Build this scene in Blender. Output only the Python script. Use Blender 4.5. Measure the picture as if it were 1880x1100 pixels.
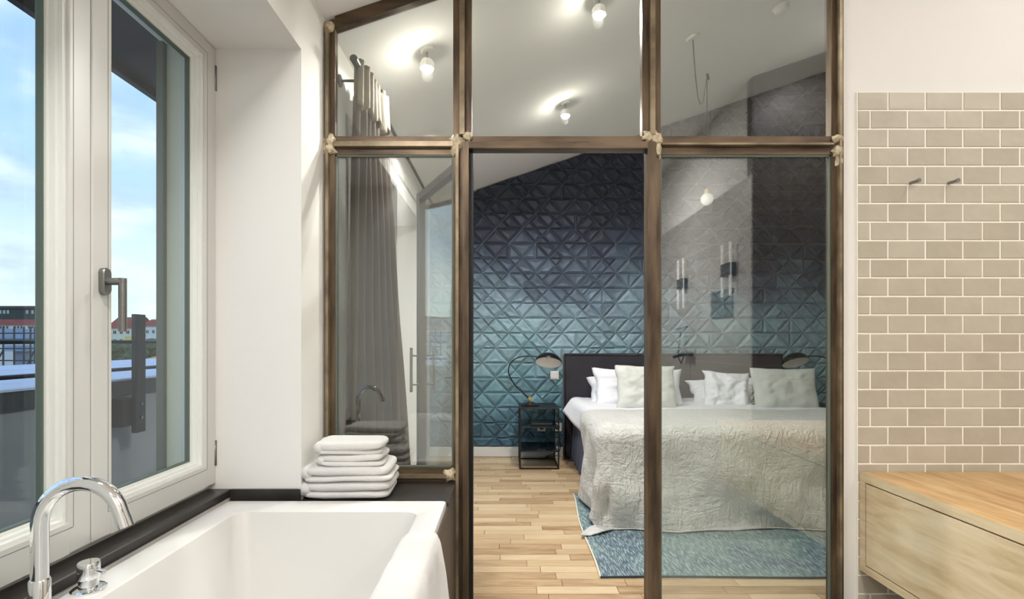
import bpy, bmesh, math, random
from mathutils import Vector, Matrix, noise

random.seed(7)
for o in list(bpy.data.objects):
    bpy.data.objects.remove(o)
S = bpy.context.scene
COL = S.collection

# ------------------------------------------------------------------ camera
F = 945.0            # focal length in pixels of the 1880 x 1100 frame
VX, VY = 930.0, 628.0  # vanishing point
EYE = 1.105
cam_d = bpy.data.cameras.new('camera')
cam_d.sensor_width = 36.0
cam_d.lens = 36.0 * F / 1880.0
cam_d.shift_x = (940.0 - VX) / 1880.0
cam_d.shift_y = (VY - 550.0) / 1880.0
cam_d.clip_start = 0.02
cam_d.clip_end = 2000
cam = bpy.data.objects.new('camera', cam_d)
cam.location = (0, 0, EYE)
cam.rotation_euler = (math.pi / 2, 0, 0)
COL.objects.link(cam)
S.camera = cam

# ------------------------------------------------------------------ view
S.view_settings.view_transform = 'Standard'
S.view_settings.look = 'None'
S.view_settings.gamma = 1.0
S.view_settings.use_curve_mapping = False
S.view_settings.exposure = 0.40
EXPO_SPOT = 66.0     # watts of a bedroom ceiling spot
EXPO_FILL = 40.0     # watts of an added bathroom fill lamp
SKY = 1.05

# ------------------------------------------------------------------ world
W = bpy.data.worlds.new('sky')
S.world = W
W.use_nodes = True
nt = W.node_tree
for n in list(nt.nodes):
    nt.nodes.remove(n)
def N(tree, t, **kw):
    n = tree.nodes.new(t)
    for k, v in kw.items():
        setattr(n, k, v)
    return n
out = N(nt, 'ShaderNodeOutputWorld')
bg = N(nt, 'ShaderNodeBackground')
bg.inputs[1].default_value = SKY
tc = N(nt, 'ShaderNodeTexCoord')
sep = N(nt, 'ShaderNodeSeparateXYZ')
nt.links.new(tc.outputs['Generated'], sep.inputs[0])
ramp = N(nt, 'ShaderNodeValToRGB')
e = ramp.color_ramp.elements
e[0].position = 0.0; e[0].color = (0.72, 0.83, 0.80, 1)
e[1].position = 1.0; e[1].color = (0.17, 0.34, 0.72, 1)
for p, c in ((0.10, (0.70, 0.85, 0.88, 1)), (0.24, (0.44, 0.66, 0.95, 1)), (0.5, (0.31, 0.53, 0.95, 1))):
    x = e.new(p); x.color = c
nt.links.new(sep.outputs[2], ramp.inputs[0])
mp = N(nt, 'ShaderNodeMapping')
mp.inputs['Scale'].default_value = (2.6, 2.6, 7.0)
nt.links.new(tc.outputs['Generated'], mp.inputs[0])
nz = N(nt, 'ShaderNodeTexNoise')
nz.inputs['Scale'].default_value = 1.6
nz.inputs['Detail'].default_value = 7
nz.inputs['Roughness'].default_value = 0.55
nt.links.new(mp.outputs[0], nz.inputs[0])
cr = N(nt, 'ShaderNodeValToRGB')
cr.color_ramp.elements[0].position = 0.38; cr.color_ramp.elements[0].color = (0, 0, 0, 1)
cr.color_ramp.elements[1].position = 0.66; cr.color_ramp.elements[1].color = (0.85, 0.85, 0.85, 1)
nt.links.new(nz.outputs[0], cr.inputs[0])
nz2 = N(nt, 'ShaderNodeTexNoise')
nz2.inputs['Scale'].default_value = 3.3
nz2.inputs['Detail'].default_value = 5
nt.links.new(mp.outputs[0], nz2.inputs[0])
cr2 = N(nt, 'ShaderNodeValToRGB')
cr2.color_ramp.elements[0].position = 0.38; cr2.color_ramp.elements[0].color = (0.42, 0.52, 0.64, 1)
cr2.color_ramp.elements[1].position = 0.6; cr2.color_ramp.elements[1].color = (0.84, 0.91, 0.96, 1)
nt.links.new(nz2.outputs[0], cr2.inputs[0])
mx = N(nt, 'ShaderNodeMixRGB')
nt.links.new(cr.outputs[0], mx.inputs[0])
nt.links.new(ramp.outputs[0], mx.inputs[1])
nt.links.new(cr2.outputs[0], mx.inputs[2])
nt.links.new(mx.outputs[0], bg.inputs[0])
nt.links.new(bg.outputs[0], out.inputs[0])

# ------------------------------------------------------------------ key numbers
PY = 2.10                    # plane of the steel partition
BY = F / 190.0               # bedroom back wall (4.974)
LX = -0.742                  # inner face of left wall
WX = -1.05                   # plane of the window sashes
OX = -1.22                   # outer face of left wall
CHK = 1.86                   # far cheek of bathroom window niche
def ceil_z(x):
    return 2.6745 + 0.339 * x
def P(px, py, y):
    return Vector(((px - VX) * y / F, y, EYE - (py - VY) * y / F))
def PX(px, y=PY):
    return (px - VX) * y / F
def PZ(py, y=PY):
    return EYE - (py - VY) * y / F

# ------------------------------------------------------------------ mesh builder
class MB:
    def __init__(s):
        s.v = []; s.f = []; s.mi = []
    def add(s, vs, fs):
        b = len(s.v)
        s.v += [tuple(v) for v in vs]
        s.f += [tuple(i + b for i in f) for f in fs]
        return s
    def hexa(s, p):   # 8 points: bottom ccw 0-3, top 4-7
        return s.add(p, [(0, 3, 2, 1), (4, 5, 6, 7), (0, 1, 5, 4), (1, 2, 6, 5), (2, 3, 7, 6), (3, 0, 4, 7)])
    def box(s, x0, x1, y0, y1, z0, z1):
        return s.hexa([(x0, y0, z0), (x1, y0, z0), (x1, y1, z0), (x0, y1, z0),
                       (x0, y0, z1), (x1, y0, z1), (x1, y1, z1), (x0, y1, z1)])
    def slopebox(s, x0, x1, y0, y1, z0, dz=0.0):   # top follows the ceiling
        a, b = ceil_z(x0) + dz, ceil_z(x1) + dz
        return s.hexa([(x0, y0, z0), (x1, y0, z0), (x1, y1, z0), (x0, y1, z0),
                       (x0, y0, a), (x1, y0, b), (x1, y1, b), (x0, y1, a)])
    def cyl(s, p, q, r0, r1=None, n=16, caps=True):
        r1 = r0 if r1 is None else r1
        p, q = Vector(p), Vector(q)
        d = (q - p).normalized()
        a = d.orthogonal().normalized(); b = d.cross(a)
        vs = []
        for c, r in ((p, r0), (q, r1)):
            for i in range(n):
                t = 2 * math.pi * i / n
                vs.append(c + (a * math.cos(t) + b * math.sin(t)) * r)
        fs = [(i, (i + 1) % n, n + (i + 1) % n, n + i) for i in range(n)]
        if caps:
            fs += [tuple(reversed(range(n))), tuple(range(n, 2 * n))]
        return s.add(vs, fs)
    def tube(s, pts, r, n=10, caps=True):
        pts = [Vector(p) for p in pts]
        rs = r if isinstance(r, (list, tuple)) else [r] * len(pts)
        d = (pts[1] - pts[0]).normalized()
        a = d.orthogonal().normalized()
        vs = []
        for k, p in enumerate(pts):
            t = (pts[min(k + 1, len(pts) - 1)] - pts[max(k - 1, 0)]).normalized()
            a = (a - t * a.dot(t)).normalized(); b = t.cross(a)
            for i in range(n):
                th = 2 * math.pi * i / n
                vs.append(p + (a * math.cos(th) + b * math.sin(th)) * rs[k])
        fs = []
        for k in range(len(pts) - 1):
            for i in range(n):
                j = (i + 1) % n
                fs.append((k * n + i, k * n + j, (k + 1) * n + j, (k + 1) * n + i))
        if caps:
            m = (len(pts) - 1) * n
            fs += [tuple(reversed(range(n))), tuple(range(m, m + n))]
        return s.add(vs, fs)
    def lathe(s, prof, n=24, c=(0, 0, 0), M=None):   # prof [(r, z)]
        vs = []; fs = []
        for r, z in prof:
            for i in range(n):
                t = 2 * math.pi * i / n
                v = Vector((r * math.cos(t), r * math.sin(t), z))
                if M is not None:
                    v = M @ v
                vs.append(v + Vector(c))
        for k in range(len(prof) - 1):
            for i in range(n):
                j = (i + 1) % n
                fs.append((k * n + i, k * n + j, (k + 1) * n + j, (k + 1) * n + i))
        if prof[0][0] > 1e-5: fs.append(tuple(reversed(range(n))))
        if prof[-1][0] > 1e-5:
            m = (len(prof) - 1) * n
            fs.append(tuple(range(m, m + n)))
        return s.add(vs, fs)
    def prism(s, poly, y0, y1):       # poly in x,z ; extruded along y
        n = len(poly)
        vs = [(x, y0, z) for x, z in poly] + [(x, y1, z) for x, z in poly]
        fs = [tuple(range(n)), tuple(reversed(range(n, 2 * n)))]
        fs += [((i + 1) % n, i, n + i, n + (i + 1) % n) for i in range(n)]
        return s.add(vs, fs)
    def grid(s, fn, nu, nv):
        vs = [fn(i / nu, j / nv) for j in range(nv + 1) for i in range(nu + 1)]
        fs = [(j * (nu + 1) + i, j * (nu + 1) + i + 1, (j + 1) * (nu + 1) + i + 1, (j + 1) * (nu + 1) + i)
              for j in range(nv) for i in range(nu)]
        return s.add(vs, fs)

def rbox(x0, x1, y0, y1, z0, z1, bev, seg=2):
    bm = bmesh.new()
    bmesh.ops.create_cube(bm, size=1)
    for v in bm.verts:
        v.co = Vector((x0 + (v.co.x + .5) * (x1 - x0), y0 + (v.co.y + .5) * (y1 - y0), z0 + (v.co.z + .5) * (z1 - z0)))
    bmesh.ops.bevel(bm, geom=bm.edges[:], offset=bev, segments=seg, affect='EDGES', profile=0.5)
    m = MB()
    bm.verts.index_update()
    m.add([v.co.copy() for v in bm.verts], [tuple(v.index for v in f.verts) for f in bm.faces])
    bm.free()
    return m

def mesh_of(name, mb, mat, smooth=False, normals=True):
    me = bpy.data.meshes.new(name)
    me.from_pydata(mb.v, [], mb.f)
    if normals:
        bm = bmesh.new(); bm.from_mesh(me)
        bmesh.ops.recalc_face_normals(bm, faces=bm.faces[:])
        bm.to_mesh(me); bm.free()
    if mat: me.materials.append(mat)
    if smooth == 'auto':
        me.polygons.foreach_set('use_smooth', [True] * len(me.polygons))
        me.set_sharp_from_angle(angle=math.radians(40))
    elif smooth:
        me.polygons.foreach_set('use_smooth', [True] * len(me.polygons))
    me.update()
    return me

def base_of(o):
    return o.get('_b', (0, 0, 0))
def obj(name, mb, mat, parent=None, smooth=False, label=None, normals=True):
    o = bpy.data.objects.new(name, mesh_of(name, mb, mat, smooth, normals))
    COL.objects.link(o)
    if parent is not None:
        o.parent = parent
        o.matrix_parent_inverse = parent.matrix_basis.inverted() if parent.parent is None else Matrix.Identity(4)
        if parent.parent is not None:
            o.matrix_parent_inverse = (parent.parent.matrix_basis @ parent.matrix_parent_inverse @ parent.matrix_basis).inverted()
    if label: o['label'] = label
    return o
def tag(o, label, cat, group=None, kind=None):
    o['label'] = label; o['category'] = cat
    if group: o['group'] = group
    if kind: o['kind'] = kind
    return o
def thing(name, loc, label, cat, group=None):
    o = bpy.data.objects.new(name, None)
    o.empty_display_size = 0.05
    COL.objects.link(o)
    o.location = loc
    o.matrix_basis = Matrix.Translation(Vector(loc))
    return tag(o, label, cat, group)
def struct(o, label=None, cat=None):
    o['kind'] = 'structure'
    if label: o['label'] = label
    if cat: o['category'] = cat
    return o
def copy_tree(o, M, parent=None):
    c = o.copy(); COL.objects.link(c)
    if parent is None:
        c.matrix_basis = M
    else:
        c.parent = parent; c.matrix_parent_inverse = o.matrix_parent_inverse.copy()
    for ch in o.children:
        copy_tree(ch, None, c)
    return c

# ------------------------------------------------------------------ materials
def srgb(r, g, b):
    f = lambda c: (c / 255 / 12.92) if c / 255 <= .04045 else ((c / 255 + .055) / 1.055) ** 2.4
    return (f(r), f(g), f(b), 1)
def newmat(name):
    m = bpy.data.materials.new(name); m.use_nodes = True
    return m, m.node_tree, m.node_tree.nodes['Principled BSDF']
def mat(name, c, rough=.6, metal=0., var=0., vscale=6., bump=0., bscale=60., c2=None, coat=0., sheen=0., stretch=None, spec=None, dist=.01):
    m, t, b = newmat(name)
    b.inputs['Roughness'].default_value = rough
    b.inputs['Metallic'].default_value = metal
    if coat: b.inputs['Coat Weight'].default_value = coat
    if sheen: b.inputs['Sheen Weight'].default_value = sheen
    if spec is not None: b.inputs['Specular IOR Level'].default_value = spec
    b.inputs['Base Color'].default_value = c
    tcn = N(t, 'ShaderNodeTexCoord'); src = tcn.outputs['Object']
    if stretch:
        mpn = N(t, 'ShaderNodeMapping'); mpn.inputs['Scale'].default_value = stretch
        t.links.new(src, mpn.inputs[0]); src = mpn.outputs[0]
    if var or c2:
        n = N(t, 'ShaderNodeTexNoise'); n.inputs['Scale'].default_value = vscale; n.inputs['Detail'].default_value = 5
        t.links.new(src, n.inputs[0])
        r = N(t, 'ShaderNodeValToRGB')
        r.color_ramp.elements[0].position = .35; r.color_ramp.elements[1].position = .65
        if c2 is None:
            c2 = tuple(min(1, x * (1 + var)) for x in c[:3]) + (1,)
            c1 = tuple(x * (1 - var) for x in c[:3]) + (1,)
        else: c1 = c
        r.color_ramp.elements[0].color = c1; r.color_ramp.elements[1].color = c2
        t.links.new(n.outputs[0], r.inputs[0]); t.links.new(r.outputs[0], b.inputs['Base Color'])
    if bump:
        n = N(t, 'ShaderNodeTexNoise'); n.inputs['Scale'].default_value = bscale; n.inputs['Detail'].default_value = 4
        t.links.new(src, n.inputs[0])
        bp = N(t, 'ShaderNodeBump'); bp.inputs['Strength'].default_value = bump; bp.inputs['Distance'].default_value = dist
        t.links.new(n.outputs[0], bp.inputs['Height']); t.links.new(bp.outputs[0], b.inputs['Normal'])
    return m
def emis(name, c, s):
    m, t, b = newmat(name)
    b.inputs['Base Color'].default_value = c
    b.inputs['Emission Color'].default_value = c
    b.inputs['Emission Strength'].default_value = s
    return m
def glass(name, f0, tint):
    m = bpy.data.materials.new(name); m.use_nodes = True
    t = m.node_tree
    for n in list(t.nodes): t.nodes.remove(n)
    o = N(t, 'ShaderNodeOutputMaterial'); mixs = N(t, 'ShaderNodeMixShader')
    tr = N(t, 'ShaderNodeBsdfTransparent'); tr.inputs[0].default_value = tint
    gl = N(t, 'ShaderNodeBsdfGlossy'); gl.inputs['Roughness'].default_value = 0.0
    gl.inputs[0].default_value = (1, 1, 1, 1)
    lw = N(t, 'ShaderNodeLayerWeight'); lw.inputs[0].default_value = .5
    pw = N(t, 'ShaderNodeMath', operation='POWER'); pw.inputs[1].default_value = 5
    ma = N(t, 'ShaderNodeMath', operation='MULTIPLY_ADD'); ma.inputs[1].default_value = 1 - f0; ma.inputs[2].default_value = f0
    t.links.new(lw.outputs['Facing'], pw.inputs[0]); t.links.new(pw.outputs[0], ma.inputs[0])
    t.links.new(ma.outputs[0], mixs.inputs[0]); t.links.new(tr.outputs[0], mixs.inputs[1]); t.links.new(gl.outputs[0], mixs.inputs[2])
    t.links.new(mixs.outputs[0], o.inputs[0])
    return m
def wood(name, cols, stretch, rough=.45, per_object=True, scale=5., bump=.15):
    """plank wood: grain noise stretched along one axis, tone varied per piece"""
    m, t, b = newmat(name)
    b.inputs['Roughness'].default_value = rough
    tcn = N(t, 'ShaderNodeTexCoord'); oi = N(t, 'ShaderNodeObjectInfo')
    at = N(t, 'ShaderNodeAttribute'); at.attribute_name = 'rnd'
    ad = N(t, 'ShaderNodeMath', operation='ADD')
    t.links.new(oi.outputs['Random'], ad.inputs[0]); t.links.new(at.outputs['Fac'], ad.inputs[1])
    fr = N(t, 'ShaderNodeMath', operation='FRACT'); t.links.new(ad.outputs[0], fr.inputs[0])
    mpn = N(t, 'ShaderNodeMapping'); mpn.inputs['Scale'].default_value = stretch
    cb = N(t, 'ShaderNodeCombineXYZ')
    mu = N(t, 'ShaderNodeMath', operation='MULTIPLY'); mu.inputs[1].default_value = 37.0 if per_object else 0.0
    t.links.new(fr.outputs[0], mu.inputs[0])
    for i in range(3): t.links.new(mu.outputs[0], cb.inputs[i])
    vm = N(t, 'ShaderNodeVectorMath', operation='ADD')
    t.links.new(tcn.outputs['Object'], mpn.inputs[0]); t.links.new(mpn.outputs[0], vm.inputs[0]); t.links.new(cb.outputs[0], vm.inputs[1])
    n = N(t, 'ShaderNodeTexNoise'); n.inputs['Scale'].default_value = scale; n.inputs['Detail'].default_value = 6
    n.inputs['Roughness'].default_value = .6; n.inputs['Distortion'].default_value = .6
    t.links.new(vm.outputs[0], n.inputs[0])
    r = N(t, 'ShaderNodeValToRGB'); el = r.color_ramp.elements
    el[0].position = 0; el[0].color = cols[0]; el[1].position = 1; el[1].color = cols[-1]
    for i, c in enumerate(cols[1:-1]):
        x = el.new((i + 1) / (len(cols) - 1)); x.color = c
    if per_object:
        k = N(t, 'ShaderNodeMath', operation='MULTIPLY_ADD'); k.inputs[1].default_value = .62; k.inputs[2].default_value = 0.
        t.links.new(fr.outputs[0], k.inputs[0])
        k2 = N(t, 'ShaderNodeMath', operation='MULTIPLY_ADD'); k2.inputs[1].default_value = 1.0
        sb = N(t, 'ShaderNodeMath', operation='MULTIPLY_ADD'); sb.inputs[1].default_value = .9; sb.inputs[2].default_value = -.26
        t.links.new(n.outputs[0], sb.inputs[0])
        t.links.new(k.outputs[0], k2.inputs[0]); t.links.new(sb.outputs[0], k2.inputs[2])
        t.links.new(k2.outputs[0], r.inputs[0])
    else:
        mr = N(t, 'ShaderNodeMapRange'); mr.inputs[1].default_value = .3; mr.inputs[2].default_value = .7
        t.links.new(n.outputs[0], mr.inputs[0]); t.links.new(mr.outputs[0], r.inputs[0])
    t.links.new(r.outputs[0], b.inputs['Base Color'])
    if bump:
        bp = N(t, 'ShaderNodeBump'); bp.inputs['Strength'].default_value = bump; bp.inputs['Distance'].default_value = .002
        t.links.new(n.outputs[0], bp.inputs['Height']); t.links.new(bp.outputs[0], b.inputs['Normal'])
    return m

M = {}
M['plaster'] = mat('white_plaster', srgb(232, 229, 224), .9, bump=.04, bscale=180)
M['ceiling'] = mat('ceiling_paint', srgb(242, 240, 238), .92)
M['white'] = mat('white_lacquer', srgb(207, 206, 201), .35)
M['bead'] = mat('white_gloss', srgb(236, 236, 230), .25)
M['gasket'] = mat('black_gasket', srgb(96, 106, 94), .6)
M['groove'] = mat('grey_groove', srgb(120, 118, 112), .7)
M['steel'] = mat('raw_steel', srgb(66, 53, 42), .42, .55, c2=srgb(112, 94, 74), vscale=3.0, stretch=(7, 7, 1.2), bump=.2, bscale=30, dist=.003)
M['steel_h'] = mat('raw_steel_rail', srgb(62, 50, 40), .42, .55, c2=srgb(112, 94, 74), vscale=3.0, stretch=(1.2, 7, 7), bump=.2, bscale=30, dist=.003)
M['steel_rib'] = mat('worn_steel', srgb(112, 98, 78), .4, .5, c2=srgb(158, 142, 116), vscale=9., bump=.3, bscale=40, dist=.003)
M['weld'] = mat('ground_weld', srgb(214, 200, 172), .6, .05, c2=srgb(176, 158, 128), vscale=60, bump=.5, bscale=70)
M['blacksteel'] = mat('black_steel', srgb(28, 27, 28), .4, .3)
M['glass'] = glass('clear_glass', .115, (.93, .955, .94, 1))
M['wglass'] = glass('window_glass', .03, (.96, .985, .975, 1))
M['stone'] = mat('dark_slate', srgb(46, 42, 40), .35, var=.25, vscale=8, bump=.05, bscale=50)
M['panel'] = mat('dark_panel', srgb(66, 56, 48), .45, var=.12, vscale=3)
M['enamel'] = mat('white_enamel', srgb(222, 220, 216), .22, coat=.3)
M['chrome'] = mat('chrome', (.86, .87, .88, 1), .05, 1.0)
M['brushed'] = mat('brushed_steel', srgb(140, 140, 138), .34, 1.0, bump=.1, bscale=200)
M['terry'] = mat('white_terry', srgb(221, 218, 214), .95, bump=.5, bscale=330, sheen=.3, dist=.004)
M['grout'] = mat('cream_grout', srgb(250, 245, 232), .85)
M['tile'] = None
M['oak'] = wood('pale_oak', [srgb(200, 176, 134), srgb(222, 203, 166), srgb(233, 218, 187)], (5, 1.0, 7), .5, False, 3.2)
M['oaktop'] = wood('oak_top', [srgb(166, 124, 78), srgb(198, 160, 110), srgb(216, 184, 136)], (6.5, 0.9, 5), .42, False, 3.2)
M['floor'] = wood('oak_floor', [srgb(142, 112, 80), srgb(184, 156, 120), srgb(202, 178, 142), srgb(214, 194, 162)], (1.3, 9, 9), .38, True, 4.)
M['floorbase'] = mat('floor_joint', srgb(120, 92, 62), .7)
M['navy'] = mat('headboard_fabric', srgb(46, 43, 50), .9, var=.12, vscale=5, bump=.15, bscale=300, sheen=.2)
M['skirt'] = mat('blue_skirt', srgb(66, 76, 104), .85, var=.15, vscale=5, sheen=.2)
M['cotton'] = mat('white_cotton', srgb(228, 229, 233), .85, bump=.12, bscale=14, dist=.02)
M['linen'] = None
M['linencush'] = mat('pale_linen_cushion', srgb(206, 208, 201), .9, bump=.2, bscale=260, dist=.004, var=.05, vscale=6)
M['curtain'] = mat('brown_curtain', srgb(60, 47, 38), .9, var=.15, vscale=4)
M['curtop'] = mat('beige_curtain', srgb(118, 109, 96), .9, var=.1, vscale=6)
M['black'] = mat('black_lacquer', srgb(22, 22, 24), .25)
M['bulb'] = emis('lit_glass', (1, .93, .80, 1), 9.0)
M['globe'] = mat('white_globe', srgb(246, 244, 238), .15)
M['brass'] = mat('brass', srgb(206, 172, 104), .3, .9)
M['cable'] = mat('dark_cable', srgb(60, 58, 56), .6)
M['plastic'] = mat('white_plastic', srgb(238, 236, 230), .4)
M['smoked'] = mat('dark_shelf', srgb(24, 30, 36), .12, .2)

def tile_mat(name, c1, c2, hue=.02):
    m, t, b = newmat(name)
    b.inputs['Roughness'].default_value = .22
    oi = N(t, 'ShaderNodeObjectInfo'); tcn = N(t, 'ShaderNodeTexCoord')
    n = N(t, 'ShaderNodeTexNoise'); n.inputs['Scale'].default_value = 9
    vm = N(t, 'ShaderNodeVectorMath', operation='ADD')
    cb = N(t, 'ShaderNodeCombineXYZ'); mu = N(t, 'ShaderNodeMath', operation='MULTIPLY'); mu.inputs[1].default_value = 60
    t.links.new(oi.outputs['Random'], mu.inputs[0]); t.links.new(mu.outputs[0], cb.inputs[0])
    t.links.new(tcn.outputs['Object'], vm.inputs[0]); t.links.new(cb.outputs[0], vm.inputs[1]); t.links.new(vm.outputs[0], n.inputs[0])
    a = N(t, 'ShaderNodeMath', operation='MULTIPLY_ADD'); a.inputs[1].default_value = .55
    t.links.new(oi.outputs['Random'], a.inputs[0])
    k = N(t, 'ShaderNodeMath', operation='MULTIPLY_ADD'); k.inputs[1].default_value = .9; k.inputs[2].default_value = -.25
    t.links.new(n.outputs[0], k.inputs[0]); t.links.new(k.outputs[0], a.inputs[2])
    r = N(t, 'ShaderNodeMixRGB'); r.inputs[1].default_value = c1; r.inputs[2].default_value = c2
    t.links.new(a.outputs[0], r.inputs[0]); t.links.new(r.outputs[0], b.inputs['Base Color'])
    bp = N(t, 'ShaderNodeBump'); bp.inputs['Strength'].default_value = .5; bp.inputs['Distance'].default_value = .006
    n2 = N(t, 'ShaderNodeTexNoise'); n2.inputs['Scale'].default_value = 16; n2.inputs['Detail'].default_value = 1
    t.links.new(vm.outputs[0], n2.inputs[0]); t.links.new(n2.outputs[0], bp.inputs['Height']); t.links.new(bp.outputs[0], b.inputs['Normal'])
    return m
M['tile'] = tile_mat('greige_tile', srgb(176, 167, 150), srgb(196, 188, 172))

def linen_mat():
    m, t, b = newmat('washed_linen')
    b.inputs['Roughness'].default_value = .92
    b.inputs['Sheen Weight'].default_value = .2
    tcn = N(t, 'ShaderNodeTexCoord')
    n = N(t, 'ShaderNodeTexNoise'); n.inputs['Scale'].default_value = 5; n.inputs['Detail'].default_value = 5
    t.links.new(tcn.outputs['Object'], n.inputs[0])
    r = N(t, 'ShaderNodeMixRGB'); r.inputs[1].default_value = srgb(192, 191, 185); r.inputs[2].default_value = srgb(212, 212, 207)
    t.links.new(n.outputs[0], r.inputs[0]); t.links.new(r.outputs[0], b.inputs['Base Color'])
    # crumple relief: creases of several directions
    hs = None
    for sc, dist, w in (((9, 9, 3.2), 2.5, .7), ((4, 4, 11), 2.0, .45), ((26, 26, 22), 1.2, .3)):
        mpn = N(t, 'ShaderNodeMapping'); mpn.inputs['Scale'].default_value = sc
        t.links.new(tcn.outputs['Object'], mpn.inputs[0])
        q = N(t, 'ShaderNodeTexNoise'); q.inputs['Scale'].default_value = 1.0; q.inputs['Detail'].default_value = 4; q.inputs['Distortion'].default_value = dist
        t.links.new(mpn.outputs[0], q.inputs[0])
        s1 = N(t, 'ShaderNodeMath', operation='SUBTRACT'); s1.inputs[1].default_value = .5
        ab = N(t, 'ShaderNodeMath', operation='ABSOLUTE')
        ml = N(t, 'ShaderNodeMath', operation='MULTIPLY'); ml.inputs[1].default_value = -w * 4
        mxn = N(t, 'ShaderNodeMath', operation='MAXIMUM'); mxn.inputs[1].default_value = -w * .6
        t.links.new(q.outputs[0], s1.inputs[0]); t.links.new(s1.outputs[0], ab.inputs[0]); t.links.new(ab.outputs[0], ml.inputs[0]); t.links.new(ml.outputs[0], mxn.inputs[0])
        if hs is None: hs = mxn.outputs[0]
        else:
            adn = N(t, 'ShaderNodeMath', operation='ADD'); t.links.new(hs, adn.inputs[0]); t.links.new(mxn.outputs[0], adn.inputs[1]); hs = adn.outputs[0]
    bp = N(t, 'ShaderNodeBump'); bp.inputs['Strength'].default_value = .8; bp.inputs['Distance'].default_value = .015
    t.links.new(hs, bp.inputs['Height']); t.links.new(bp.outputs[0], b.inputs['Normal'])
    return m
M['linen'] = linen_mat()

def rug_mat():
    m, t, b = newmat('faded_teal_rug')
    b.inputs['Roughness'].default_value = .95
    tcn = N(t, 'ShaderNodeTexCoord')
    def noi(scale, sc, det=4):
        mpn = N(t, 'ShaderNodeMapping'); mpn.inputs['Scale'].default_value = sc
        mpn.inputs['Rotation'].default_value = (0, 0, .5 if sc[0] != sc[1] else 0)
        t.links.new(tcn.outputs['Object'], mpn.inputs[0])
        q = N(t, 'ShaderNodeTexNoise'); q.inputs['Scale'].default_value = scale; q.inputs['Detail'].default_value = det
        t.links.new(mpn.outputs[0], q.inputs[0]); return q
    a = noi(2.6, (1, 1, 1)); s = noi(20., (8, 1.0, 1), 6)
    r1 = N(t, 'ShaderNodeValToRGB'); el = r1.color_ramp.elements
    el[0].position = .42; el[0].color = srgb(76, 96, 108); el[1].position = .58; el[1].color = srgb(102, 126, 124)
    t.links.new(a.outputs[0], r1.inputs[0])
    r2 = N(t, 'ShaderNodeValToRGB'); el = r2.color_ramp.elements
    el[0].position = .46; el[0].color = (0, 0, 0, 1); el[1].position = .68; el[1].color = (.9, .9, .9, 1)
    t.links.new(s.outputs[0], r2.inputs[0])
    mm = N(t, 'ShaderNodeMixRGB'); mm.inputs[2].default_value = srgb(172, 186, 186)
    t.links.new(r2.outputs[0], mm.inputs[0]); t.links.new(r1.outputs[0], mm.inputs[1]); t.links.new(mm.outputs[0], b.inputs['Base Color'])
    bp = N(t, 'ShaderNodeBump'); bp.inputs['Strength'].default_value = .25; bp.inputs['Distance'].default_value = .003
    t.links.new(s.outputs[0], bp.inputs['Height']); t.links.new(bp.outputs[0], b.inputs['Normal'])
    return m
M['rug'] = rug_mat()

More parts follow.
